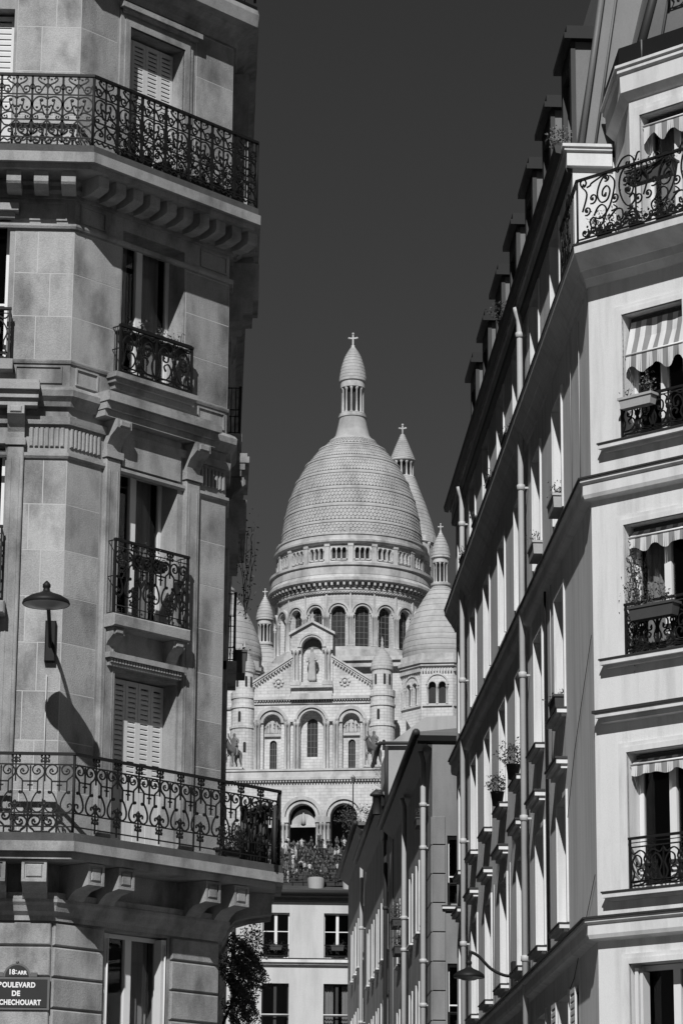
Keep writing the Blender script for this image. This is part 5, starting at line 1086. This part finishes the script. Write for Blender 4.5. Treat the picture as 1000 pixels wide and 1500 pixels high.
for i in range(150): ct.box(RGd, i * 2.4, i * 2.4 + 1.2, .0, .1, 33.56, 33.72); ct.box(RGd, i * 2.4 + 1.2, i * 2.4 + 2.4, .0, .1, 33.721, 33.87)
ct.build('chequer_frieze', 'travplain', bas, stuff=True)
# gallery of small triple windows
gl = MB(); RGG = Ring(0, CY, 11.5); usg = 360 / (2 * math.pi * 11.5)
for k in range(20):
    c = PH + 18 * k
    for j in (-1, 0, 1): arch_panel(gl, RGG, c + (-6 + 4 * (j + 1) if True else 0), c + (-2 + 4 * (j + 1)), 38.1, 41.3, c + 4 * j, .29, 39.0, 40.45, .5, usg, 6)
    gl.add([RGG.pt(c + 6, 0, 38.1), RGG.pt(c + 12, 0, 38.1), RGG.pt(c + 12, 0, 41.3), RGG.pt(c + 6, 0, 41.3)], [(0, 1, 2, 3)])
gal = gl.build('gallery', 'trav', bas)
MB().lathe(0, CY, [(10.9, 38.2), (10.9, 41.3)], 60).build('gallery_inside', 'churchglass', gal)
for k in range(20):
    c = PH + 18 * k
    mb = MB(); mb.box(RGG, c + 9 - .35 * usg, c + 9 + .35 * usg, .001, .28, 38.1, 41.3); mb.box(RGG, c + 9 - .42 * usg, c + 9 + .42 * usg, .001, .36, 40.9, 41.31); pieces('pilaster', mb, 'travplain', gal)
    mb = MB(); mb.box(RGG, c - 6, c + 6, .001, .16, 38.75, 38.92)
    for j in (-1, 0, 1): arch_ring(mb, RGG, c + 4 * j, 40.45, .3, .4, .001, .12, usg, 6)
    for j in (-1.5, -.5, .5, 1.5):
        x, y, _ = RGG.pt(c + 4 * j, .12, 0); column(mb, x, y, 38.93, 40.4, .09, 6)
    pieces('arcade', mb, 'travplain', gal)
ringband('gallery_cornice', [(11.55, 41.28), (11.9, 41.35), (12.15, 41.6), (12.2, 41.9), (11.95, 42.0), (11.75, 42.1), (11.75, 42.75), (11.9, 42.8), (11.9, 43.0), (10.9, 43.05)], 80)
# main dome: rows of stone scales between plain bands, on a solid shell
DP = [(11.05, 43.0), (10.98, 44.5), (10.8, 46.0), (10.55, 47.8), (10.17, 49.6), (9.65, 51.4), (9.0, 53.15), (8.15, 54.95), (7.1, 56.7), (5.75, 58.5), (4.35, 59.9), (3.6, 60.75)]
def prof_at(P, t):
    k = t * (len(P) - 1); i = min(int(k), len(P) - 2); f = k - i; return (P[i][0] + (P[i + 1][0] - P[i][0]) * f, P[i][1] + (P[i + 1][1] - P[i][1]) * f)
def scaled_dome(cx, cy, P, rows, ntile, name, bands=5, n=72, lift=.09, parent=bas):
    o = MB().lathe(cx, cy, [(r - .06, z) for r, z in P], n).build(name, 'joint', parent)
    sc = MB(); bn = MB(); rg = random.Random(3)
    for i in range(rows):
        r0, z0 = prof_at(P, i / rows); r1, z1 = prof_at(P, (i + 1) / rows)
        if i % bands == bands - 1:
            bn.lathe(cx, cy, [(r0 + lift + .03, z0 + .03), (r0 + lift + .03, z0 + (z1 - z0) * .55), (r1 + lift * .4, z1 - .02), (r1 - .05, z1)], n); continue
        nt = ntile if r0 > P[0][0] * .45 else ntile // 2
        for k in range(nt):
            a = 360. / nt * (k + (.5 if i % 2 else 0)); w_ = 180. / nt * .93; l2 = lift * rg.uniform(.75, 1.2); zt = z1 + (z1 - z0) * .25; rt = r1 - (r0 - r1) * .25
            f = lambda ang, r, z: (cx + r * math.sin(R(ang)), cy - r * math.cos(R(ang)), z)
            hz = (z1 - z0)
            pts = [f(a - w_, r0 + l2 - (r0 - r1) * .45, z0 + hz * .45), f(a - w_ * .6, r0 + l2, z0 + hz * .12), f(a, r0 + l2, z0 - hz * .02), f(a + w_ * .6, r0 + l2, z0 + hz * .12), f(a + w_, r0 + l2 - (r0 - r1) * .45, z0 + hz * .45), f(a + w_, rt, zt), f(a - w_, rt, zt)]
            lo = [f(a - w_, r0 - .04 - (r0 - r1) * .45, z0 + hz * .45), f(a - w_ * .6, r0 - .04, z0 + hz * .12), f(a, r0 - .04, z0 - hz * .02), f(a + w_ * .6, r0 - .04, z0 + hz * .12), f(a + w_, r0 - .04 - (r0 - r1) * .45, z0 + hz * .45)]
            sc.add(pts + lo, [(0, 1, 2, 3, 4, 5, 6), (7, 8, 1, 0), (8, 9, 2, 1), (9, 10, 3, 2), (10, 11, 4, 3)])
    sc.build('dome_scales', 'scale', o, stuff=True)
    if bn.v: bn.build('dome_bands', 'band', o)
    return o
dome = scaled_dome(0, CY, DP, 34, 110, 'main_dome', 5)
for a in (4, 94, 184, 274): MB().box(Ring(0, CY, 10.95), a - 1.6, a + 1.6, .1, .5, 43.1, 44.1).build('dormer_vent', 'band', dome)
MB().lathe(0, CY, [(3.75, 60.6), (3.7, 60.8), (3.1, 61.1), (3.05, 61.3), (2.7, 61.75), (2.5, 62.6), (2.34, 63.3), (2.15, 64.2), (2.1, 64.6)], 40).build('lantern_neck', 'band', dome)
ln = MB(); ln.lathe(0, CY, [(2.1, 64.6), (2.25, 64.7), (2.25, 65.0), (2.1, 65.1), (2.1, 65.35), (1.95, 65.4), (1.3, 65.45)], 32, smooth=False); ln.lathe(0, CY, [(1.3, 69.6), (1.95, 69.65), (1.95, 70.6), (2.15, 70.75), (2.2, 71.15), (2.0, 71.2)], 32, smooth=False)
lant = ln.build('lantern', 'travplain', dome)
MB().lathe(0, CY, [(1.1, 65.4), (1.1, 69.7)], 16).build('lantern_core', 'churchglass', lant)
def lantern_columns(parent, cx, cy, r, z0, z1, n, rc):
    for k in range(n):
        mb = MB(); a = R(360 / n * k); column(mb, cx + r * math.sin(a), cy - r * math.cos(a), z0, z1, rc, 6); mb.build('column', 'travplain', parent)
lantern_columns(lant, 0, CY, 1.62, 65.4, 69.62, 12, .2)
def cone(cx, cy, P, rows, name, parent, n=28):
    mb = MB(); pr = []
    for i in range(rows):
        r0, z0 = prof_at(P, i / rows); r1, z1 = prof_at(P, (i + 1) / rows); pr += [(r0 + .06, z0), (r1 + .07, z1 - (z1 - z0) * .12), (r1, z1 - (z1 - z0) * .02)]
    mb.lathe(cx, cy, pr, n, smooth=False); return mb.build(name, 'scale', parent)
cone(0, CY, [(2.12, 71.2), (1.85, 73.05), (1.3, 74.9), (.75, 75.9), (.35, 76.5)], 13, 'lantern_cone', dome)
def cross(mb, x, y, z, h, w, t=.1):
    mb.box(Flat(y), x - t, x + t, -t, t, z, z + h); mb.box(Flat(y), x - w, x + w, -t * .9, t * .9, z + h * .58, z + h * .58 + 2 * t)
    for a, b in ((x - w, z + h * .58 + t), (x + w, z + h * .58 + t), (x, z + h)): mb.blob((a, y, b), t * 1.9)
cr = MB(); cr.lathe(0, CY, [(.4, 76.45), (.28, 76.7), (.32, 76.85), (.0, 77.0)], 10); cross(cr, 0, CY, 76.8, 2.05, .62, .12); cr.build('cross', 'travplain', dome)
# four corner domes on octagonal towers
def corner_dome(x, y, dz=0.0, near=True):
    ro = 5.9; oc = [(x + ro * math.sin(R(22.5 + 45 * k)), y - ro * math.cos(R(22.5 + 45 * k))) for k in range(8)]
    t = None; mb = MB()
    for k in range(8):
        p, q = oc[k - 1], oc[k]; d = Vector(q) - Vector(p); Fk = Frame(p, math.degrees(math.atan2(d.x, d.y))); L_ = d.length
        for uc in (L_ * .5 - .72, L_ * .5 + .72): arch_panel(mb, Fk, 0 if uc < L_ / 2 else L_ / 2, L_ / 2 if uc < L_ / 2 else L_, 4, 18.4 + dz, uc, .52, 12.9, 15.6, .5)
    t = mb.build('corner_tower', 'trav', bas)
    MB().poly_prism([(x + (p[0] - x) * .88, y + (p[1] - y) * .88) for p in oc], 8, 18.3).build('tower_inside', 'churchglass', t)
    for k in range(8):
        p, q = oc[k - 1], oc[k]; d = Vector(q) - Vector(p); Fk = Frame(p, math.degrees(math.atan2(d.x, d.y))); L_ = d.length
        if not near: continue
        mb = MB()
        for uc in (L_ * .5 - .72, L_ * .5 + .72): arch_ring(mb, Fk, uc, 15.6, .53, .72, .001, .12, n=8)
        arch_ring(mb, Fk, L_ / 2, 15.7, 1.45, 1.7, .001, .15, n=12); mb.box(Fk, .1, L_ - .1, .001, .25, 12.5, 12.8)
        for uc in (L_ * .5 - 1.4, L_ * .5, L_ * .5 + 1.4):
            xx, yy, _ = Fk.pt(uc, .15, 0); column(mb, xx, yy, 12.8, 15.5, .14, 6)
        for i in range(11): mb.box(Fk, L_ * (i + .2) / 11, L_ * (i + .65) / 11, .001, .4, 17.6, 18.1)
        mb.build('arcade', 'travplain', t)
    mb = MB(); e = 1.1
    for f, z0, z1 in ((1.07, 18.41, 18.8), (1.11, 18.801, 19.3), (1.04, 19.301, 20.3)): mb.poly_prism([(x + (p[0] - x) * f, y + (p[1] - y) * f) for p in oc], z0 + dz, z1 + dz)
    mb.build('tower_cornice', 'travplain', t)
    P = [(5.55, 20.3), (5.7, 21.5), (5.5, 23.0), (5.05, 24.6), (4.4, 26.2), (3.55, 27.9), (2.55, 29.6), (1.7, 30.9), (1.3, 31.4)]; P = [(r, z + dz) for r, z in P]
    pr = []; rows = 9
    for i in range(rows):
        r0, z0 = prof_at(P, i / rows); r1, z1 = prof_at(P, (i + 1) / rows); pr += [(r0 + .02, z0), (r1 + .05 + (r0 - r1) * .12, z1 - (z1 - z0) * .12), (r1 + .1, z1 - (z1 - z0) * .06), (r1 - .05, z1 - .02)]
    do = MB().lathe(x, y, [(r - .1, z) for r, z in P], 48).build('corner_dome', 'joint', bas); rw = 14
    for i in range(rw):
        r0, z0 = prof_at(P, i / rw); r1, z1 = prof_at(P, (i + 1) / rw); rm, zm = prof_at(P, (i + .5) / rw)
        MB().lathe(x, y, [(r0 - .12, z0 + .02), (r0 + .006, z0 + .022), (rm + .02, zm), (r1 + .002, z1 - .02), (r1 - .12, z1 - .018)], 64, smooth=False).build('dome_course', 'scale', do)
    mb = MB(); z = 31.4 + dz; MB().lathe(x, y, [(1.35, z), (1.5, z + .2), (1.5, z + .5), (1.3, z + .6), (.8, z + .65)], 20, smooth=False).build('lantern_base', 'travplain', do); mb.lathe(x, y, [(.8, z + 3.6), (1.2, z + 3.65), (1.2, z + 4.2), (1.45, z + 4.4), (1.45, z + 4.7), (1.2, z + 4.75)], 20, smooth=False)
    l_ = mb.build('lantern', 'travplain', do); MB().lathe(x, y, [(.6, z + .5), (.6, z + 3.7)], 10).build('lantern_core', 'churchglass', l_); lantern_columns(l_, x, y, .98, z + .62, z + 3.62, 10, .13)
    cone(x, y, [(1.42, z + 4.75), (1.2, z + 6.0), (.75, z + 7.2), (.3, z + 8.1)], 7, 'lantern_cone', do, 20)
    cr = MB(); cr.lathe(x, y, [(.3, z + 8.0), (.32, z + 8.3), (.12, z + 8.4), (.2, z + 8.6), (0, z + 8.8)], 8); cross(cr, x, y, z + 8.5, 1.2, .32, .07); cr.build('finial', 'travplain', do)
corner_dome(16.15, 19.5); corner_dome(-16.15, 19.5); corner_dome(-17.2, 64.5, 1.5, False); corner_dome(17.2, 64.5, 1.5, False)
# bell tower behind
cx, cy = .5, 110.0
bt = MB().lathe(cx, cy, [(6.4, 52), (6.4, 60.5), (6.7, 60.7), (6.7, 61.8), (6.0, 62.0)], 24, smooth=False).build('bell_tower', 'trav', bas)
lantern_columns(bt, cx, cy, 6.3, 56, 60.6, 20, .3)
cone(cx, cy, [(6.2, 62.0), (5.4, 65.0), (4.2, 68.6), (2.9, 72.0), (2.35, 73.5)], 18, 'bell_tower_cone', bt, 40)
MB().lathe(cx, cy, [(2.3, 73.4), (2.45, 73.6), (2.3, 73.8), (1.4, 73.85)], 20).build('lantern_base', 'travplain', bt); MB().lathe(cx, cy, [(1.2, 73.6), (1.2, 77)], 12).build('lantern_core', 'churchglass', bt); lantern_columns(bt, cx, cy, 1.85, 73.8, 76.6, 12, .2)
MB().lathe(cx, cy, [(1.3, 76.6), (2.1, 76.65), (2.3, 76.9), (2.3, 77.2), (2.1, 77.3)], 20).build('lantern_cornice', 'travplain', bt)
cone(cx, cy, [(2.2, 77.3), (1.3, 79.6), (.3, 82.0)], 11, 'lantern_cone', bt, 20)
cr = MB(); cross(cr, cx, cy, 81.9, 1.9, .55, .13); cr.build('cross', 'travplain', bt)
# turret roofs and small gabled dormer beside the drum foot
mb = MB(); mb.box(Flat(28.0), 0, 12, -1, 0, 21.5, 22.4); mb.box(Flat(28.0), -.2, 12.3, -1.2, .4, 22.401, 23.0); mb.build('parapet', 'travplain', bas)
# ------------------------------------------------------------------ statues (skinned figures)
def skinned(name, joints, edges, mats, sub=2, root=0, zmat=None):
    me = bpy.data.meshes.new(name); me.from_pydata([j[:3] for j in joints], edges, []); ob = bpy.data.objects.new(name, me); COL.objects.link(ob)
    md = ob.modifiers.new('skin', 'SKIN'); md.use_smooth_shade = True
    for i, j in enumerate(joints):
        sv = me.skin_vertices[0].data[i]; sv.radius = (j[3], j[4] if len(j) > 4 else j[3]); sv.use_root = (i == root)
    ss = ob.modifiers.new('sub', 'SUBSURF'); ss.levels = sub; ss.render_levels = sub
    bpy.context.view_layer.update(); dg = bpy.context.evaluated_depsgraph_get(); out = bpy.data.meshes.new_from_object(ob.evaluated_get(dg)); bpy.data.objects.remove(ob)
    out.materials.clear()
    for m_ in mats: out.materials.append(M[m_] if isinstance(m_, str) else m_)
    if zmat:
        for p in out.polygons: p.material_index = zmat(p.center)
    for p in out.polygons: p.use_smooth = True
    return out
# horse and rider, facing -Y, base at z=0, about 4.7 m
HJ = [(0, .9, 2.05, .42, .5), (0, .2, 2.0, .46, .5), (0, -.7, 2.1, .45, .52), (0, -1.25, 2.45, .3, .4), (0, -1.6, 3.0, .2, .28), (0, -1.75, 3.35, .19, .22), (0, -2.1, 3.1, .13, .15), (0, -2.35, 2.8, .1, .11),
      (.28, -.85, 1.7, .2), (.3, -.9, 1.0, .12), (.3, -.85, .5, .08), (.3, -.95, .08, .11), (-.28, -.85, 1.7, .2), (-.3, -1.25, 1.3, .12), (-.3, -1.15, .85, .08), (-.3, -1.3, .6, .1),
      (.28, .95, 1.65, .26), (.3, .85, 1.05, .14), (.3, 1.1, .6, .09), (.3, .95, .08, .11), (-.28, .95, 1.65, .26), (-.3, .85, 1.05, .14), (-.3, 1.15, .6, .09), (-.3, 1.0, .08, .11),
      (0, 1.35, 2.1, .16), (0, 1.55, 1.6, .12), (0, 1.5, .9, .08), (0, .05, 2.6, .32, .28), (0, .0, 3.1, .32, .24), (0, -.02, 3.5, .34, .22), (0, -.05, 3.85, .13), (0, -.08, 4.15, .19), (0, -.08, 4.35, .15),
      (-.42, -.02, 3.5, .14), (-.6, -.25, 3.9, .1), (-.62, -.35, 4.35, .08), (.42, -.02, 3.5, .14), (.6, -.2, 3.1, .1), (.4, -.6, 2.9, .08), (.45, -.15, 2.35, .17), (.5, -.3, 1.75, .11), (.5, -.45, 1.5, .09), (-.45, -.15, 2.35, .17), (-.5, -.3, 1.75, .11), (-.5, -.45, 1.5, .09)]
HE = [(0, 1), (1, 2), (2, 3), (3, 4), (4, 5), (5, 6), (6, 7), (2, 8), (8, 9), (9, 10), (10, 11), (2, 12), (12, 13), (13, 14), (14, 15), (0, 16), (16, 17), (17, 18), (18, 19), (0, 20), (20, 21), (21, 22), (22, 23), (0, 24), (24, 25), (25, 26), (1, 27), (27, 28), (28, 29), (29, 30), (30, 31), (31, 32), (29, 33), (33, 34), (34, 35), (29, 36), (36, 37), (37, 38), (27, 39), (39, 40), (40, 41), (27, 42), (42, 43), (43, 44)]
hm = skinned('equestrian_statue', HJ, HE, ['bronze'], 2, 1)
Rb = Matrix.Rotation(R(-10), 3, 'Z')
def bworld(x, y, z): return Vector((13.855, 405.0, 71.256)) + Rb @ Vector((x, y, z))
for x, lb, sgn in ((9.3, 'dark bronze rider on horseback, arm raised, right of the basilica porch', 1), (-10.15, 'dark bronze rider on horseback left of the basilica porch, beside the stone building', -1)):
    o = bpy.data.objects.new('equestrian_statue', hm); COL.objects.link(o); o.location = bworld(x, -5.2, .4); o.rotation_euler = (0, 0, R(-10 - 24)); o.scale = (1.3, 1.1, 1.15); tag(o, lb, 'statue', 'equestrian statues')
    if sgn > 0:
        pass
CJ = [(0, 0, 0, .62, .4), (0, 0, 1.0, .58, .4), (0, -.02, 2.0, .5, .36), (0, 0, 2.9, .5, .34), (0, 0, 3.5, .52, .3), (0, -.02, 3.95, .17), (0, -.06, 4.3, .25), (0, -.05, 4.6, .2), (.5, -.05, 3.45, .2), (.66, -.3, 2.9, .17), (.5, -.62, 2.75, .13), (.45, -.8, 2.85, .1), (-.5, -.05, 3.45, .2), (-.68, -.2, 2.85, .17), (-.55, -.5, 2.6, .13), (-.3, -.62, 2.9, .1)]
CE = [(0, 1), (1, 2), (2, 3), (3, 4), (4, 5), (5, 6), (6, 7), (4, 8), (8, 9), (9, 10), (10, 11), (4, 12), (12, 13), (13, 14), (14, 15)]
cm = skinned('robed_statue', CJ, CE, ['travplain'], 2, 2)
o = bpy.data.objects.new('robed_statue', cm); COL.objects.link(o); o.location = bworld(-.15, -.1, 13.45); o.rotation_euler = (0, 0, R(-10)); o.scale = (1.08, 1.0, 1.08); tag(o, 'white stone robed figure standing in the arched gable niche of the basilica', 'statue')

for par, uc in RELIEF:
    for dx, dz, k, a in ((-.1, 6.3, .5, 0), (-.6, 6.3, .4, .4), (.5, 6.3, .42, -.4), (.95, 6.3, .3, -.7), (-.95, 6.3, .3, .6), (.2, 6.3, .3, .9)):
        q = place('carved_figure', cm, par, (uc + dx, .72, dz), a); q.scale = (k, k * .8, k)
# ------------------------------------------------------------------ steps below the porch, crowd, planters, lamp posts, trees
st = MB(); NS = 46
def step_at(i): return (-13.0 - i * .52, -12.0 - i * .172)     # local y, local z of tread i
for i in range(NS):
    y, z = step_at(i)
    q = [bworld(-14, y, z - .5), bworld(16, y, z - .5), bworld(16, y - .52, z - .5), bworld(-14, y - .52, z - .5)]
    st.hexa([tuple(q[3]), tuple(q[2]), tuple(q[1]), tuple(q[0])] + [(p.x, p.y, p.z + .5) for p in (q[3], q[2], q[1], q[0])])
steps = thing('hill_stairs', 'broad stone stairs full of people below the basilica porch', 'stairs', tuple(bworld(0, -13, -20)))
ABS[steps] = bworld(0, -13, -20); st.build('treads', 'steps', steps)
pl = MB(); q = [bworld(-14, -13.0, -12.6), bworld(16, -13.0, -12.6), bworld(16, 1, -12.6), bworld(-14, 1, -12.6)]; pl.hexa([tuple(p) for p in q] + [(p.x, p.y, p.z + .6) for p in q]); structure(pl.build('parvis', 'pave'))
def clothes(n, v): 
    return mat(n, v, .9, .1, 3, .05, 30)
M['skin'] = mat('skin', .16, .7, .05, 5, 0); M['hair'] = mat('hair', .03, .8, .1, 5, 0)
for n, v in (('cloth_white', .42), ('cloth_pale', .38), ('cloth_mid', .08), ('cloth_dark', .025), ('cloth_black', .011)): M[n] = clothes(n, v)
def person_mesh(pose, top, bottom, hat, name):
    s = pose
    sw = .12 if s == 'walk' else .03
    J = [(0, 0, .93, .15, .11), (0, 0, 1.12, .14, .1), (0, 0, 1.33, .17, .1), (0, 0, 1.44, .12, .08), (0, 0, 1.52, .05), (0, -.01, 1.62, .085, .1), (0, -.01, 1.72, .07, .085),
         (.1, 0, .85, .09), (.11, -sw, .5, .065), (.11, sw * .5, .1, .042), (.11, sw * .5 - .14, .03, .04), (-.1, 0, .85, .09), (-.11, sw, .5, .065), (-.11, -sw * .2, .1, .042), (-.11, -sw * .2 - .14, .03, .04),
         (.19, 0, 1.39, .06), (.25, .02, 1.13, .045), (.24, -.08, .9, .035), (.235, -.1, .8, .035), (-.19, 0, 1.39, .06), (-.25, .02, 1.13, .045), (-.24, -.08, .9, .035), (-.235, -.1, .8, .035)]
    if s == 'raise': J[16] = (.3, -.1, 1.25, .045); J[17] = (.22, -.25, 1.5, .035); J[18] = (.2, -.28, 1.58, .035)
    if s == 'sit':
        J = [(x, y, z - .45, *r) for x, y, z, *r in J]
        for a, sx in ((7, .1), (11, -.1)): J[a] = (sx, -.1, .5, .09); J[a + 1] = (sx * 1.2, -.45, .5, .065); J[a + 2] = (sx * 1.2, -.5, .1, .042); J[a + 3] = (sx * 1.2, -.64, .03, .04)
    E = [(0, 1), (1, 2), (2, 3), (3, 4), (4, 5), (5, 6), (0, 7), (7, 8), (8, 9), (9, 10), (0, 11), (11, 12), (12, 13), (13, 14), (3, 15), (15, 16), (16, 17), (17, 18), (3, 19), (19, 20), (20, 21), (21, 22)]
    off = -.45 if s == 'sit' else 0
    def zm(c):
        z = c.z - off
        if z > 1.66 or (z > 1.55 and c.y > .02): return 3
        if z > 1.49: return 2
        if abs(c.x) > .2 and z < 1.2 and z > .7: return 2
        if z > .92: return 0
        return 1
    return skinned(name, J, E, [top, bottom, 'skin', 'hair'], 1, 0, zm)
words = {'cloth_white': 'a white', 'cloth_pale': 'a pale', 'cloth_mid': 'a grey', 'cloth_dark': 'a dark', 'cloth_black': 'a black'}
poses = {'stand': 'standing', 'walk': 'walking', 'raise': 'raising an arm', 'sit': 'sitting'}
KINDS = []
for pose in ('stand', 'walk', 'sit', 'raise'):
    for top, bot in (('cloth_white', 'cloth_dark'), ('cloth_dark', 'cloth_black'), ('cloth_black', 'cloth_mid'), ('cloth_pale', 'cloth_black'), ('cloth_mid', 'cloth_dark'), ('cloth_white', 'cloth_pale')):
        KINDS.append((pose, top, bot, person_mesh(pose, top, bot, False, 'person')))
rg = random.Random(77); spots = []
tries = 0
while len(spots) < 190 and tries < 12000:
    tries += 1; i = int(NS * rg.random() ** .9); x = rg.uniform(-3.6, 11.5); 
    if all(abs(i - j) > 2 or abs(x - xx) > .62 for j, xx in spots): spots.append((i, x))
for i, x in spots:
    k = rg.choices(range(len(KINDS)), [((3 if p == 'stand' else 2 if p == 'sit' else 1.4 if p == 'walk' else .5) * {'cloth_white': .4, 'cloth_dark': 2.6, 'cloth_black': 2.8, 'cloth_pale': .35, 'cloth_mid': .5}[t]) for p, t, b, m_ in KINDS])[0]
    p, top, bot, me = KINDS[k]; y, z = step_at(i); o = bpy.data.objects.new('person', me); COL.objects.link(o); o.location = bworld(x, y - .26, z); o.rotation_euler = (0, 0, rg.uniform(-1.2, 1.2) + (math.pi if rg.random() < .35 else 0)); sc_ = rg.uniform(.92, 1.08); o.scale = (sc_ * 1.08, sc_ * 1.08, sc_)
    third = 'upper' if i < NS / 3 else 'mid' if i < 2 * NS / 3 else 'lower'
    third += ' left' if x < 1.5 else ' middle' if x < 6.5 else ' right'
    third = third.replace('mid middle', 'very middle').replace('mid ', 'middle ')
    tag(o, 'person in %s top %s on the %s of the crowded stairs' % (words[top], poses[p], third), 'person', 'crowd on the stairs')
# railing, planters and lamp posts at the foot of the stairs
y, z = step_at(NS)
rl = thing('handrail', 'thin dark handrail at the foot of the crowded stairs', 'railing', tuple(bworld(4, y - .4, z)))
mb = MB(); mb.tube([bworld(-3, y - .4, z + 1.0), bworld(13, y - .4, z + 1.0)], .035, 5); mb.tube([bworld(-3, y - .4, z + .5), bworld(13, y - .4, z + .5)], .03, 5); mb.build('rail', 'iron', rl)
for k in range(12): MB().tube([bworld(-2.5 + k * 1.35, y - .4, z - .3), bworld(-2.5 + k * 1.35, y - .4, z + 1.0)], .03, 5).build('post', 'iron', rl)
for lx, rr, hh, fol, lb in ((6.0, 1.1, 1.7, .9, 'big round pale planter with dark shrub at the foot of the crowded stairs'), (10.0, .7, 1.7, .6, 'smaller pale planter at the right foot of the crowded stairs')):
    p = bworld(lx, y - 1.0, z - 1.1); t = thing('stone_planter', lb, 'planter', tuple(p))
    mb = MB(); mb.lathe(p.x, p.y, [(0, p.z), (rr * .85, p.z), (rr, p.z + hh), (rr * 1.06, p.z + hh + .02), (rr * .9, p.z + hh), (0, p.z + hh - .1)], 20, smooth=False); mb.build('tub', 'planterpale', t)
    mb = MB(); shrub_mesh(mb, (p.x, p.y, p.z + hh + fol * .4), (fol * .8, fol * .8, fol * .6), 380, .13, random.Random(int(lx * 10))); mb.build('foliage', 'leaf', t)
def lamp_post(lx, ly, lz, h, lb):
    p = bworld(lx, ly, lz); t = thing('lamp_post', lb, 'lamp post', tuple(p), 'lamp posts on the stairs')
    mb = MB(); mb.lathe(p.x, p.y, [(.16, p.z), (.16, p.z + .5), (.09, p.z + .7), (.07, p.z + h)], 8); mb.build('post', 'iron', t)
    mb = MB(); mb.lathe(p.x, p.y, [(.08, p.z + h), (.22, p.z + h + .1), (.3, p.z + h + .65), (.34, p.z + h + .7), (.05, p.z + h + 1.0), (0, p.z + h + 1.2)], 6); mb.build('lantern', 'lampglass', t)
lamp_post(10.4, -36.5, -20, 12.8, 'tall thin dark pole right of the crowd, before the second porch arch'); lamp_post(4.4, -24, -16.0, 3.4, 'short lamp post in the middle of the crowded stairs'); lamp_post(2.9, -33, -18.7, 3.6, 'short lamp post at the lower left of the crowded stairs')
# trees beside the stairs
def tree(x, y, z, h, cr, label, seed, leaves, lsize, bare=False, group='trees beside the stairs'):
    rg = random.Random(seed); p = bworld(x, y, z); t = thing('tree', label, 'tree', tuple(p), group)
    tr = MB(); tr.tube([p, p + Vector((.1, 0, h * .35)), p + Vector((-.1, .1, h * .6))], [.3, .2, .12], 7); ends = []
    for k in range(9):
        a = rg.uniform(0, 6.28); b = p + Vector((0, 0, h * rg.uniform(.3, .6))); e = p + Vector((math.cos(a) * cr * rg.uniform(.5, 1), math.sin(a) * cr * rg.uniform(.5, 1), h * rg.uniform(.6, 1.0))); m_ = (b + e) / 2 + Vector((0, 0, -.2)); tr.tube([b, m_, e], [.09, .06, .02], 5); ends.append(e)
        for j in range(5):
            e2 = e + Vector((rg.gauss(0, cr * .3), rg.gauss(0, cr * .3), rg.gauss(.2, cr * .25))); tr.tube([m_ + (e - m_) * rg.random(), e2], [.03, .012], 4); ends.append(e2)
    tr.build('trunk', 'bark', t); mb = MB()
    for _ in range(leaves):
        e = ends[rg.randrange(len(ends))]; mb.leaf(e + Vector((rg.gauss(0, cr * .17), rg.gauss(0, cr * .17), rg.gauss(0, cr * .15))), lsize * rg.uniform(.6, 1.3), rg)
    mb.build('crown', 'leaf', t)
tree(10.3, -30, -18, 8.0, 2.4, 'dark leafy tree right of the crowd, in front of the right porch arch', 5, 1500, .16)
tree(14.2, -24, -15.5, 13.0, 3.0, 'nearly bare tree with thin twigs beside the porch right corner', 6, 260, .12)
tree(13.5, -36, -20, 7.0, 2.6, 'low dark tree hiding the right foot of the stairs', 7, 1700, .16)
tree(-5.2, -34, -20, 7.5, 2.6, 'dark tree left of the crowd behind the stone balcony', 8, 1700, .16)
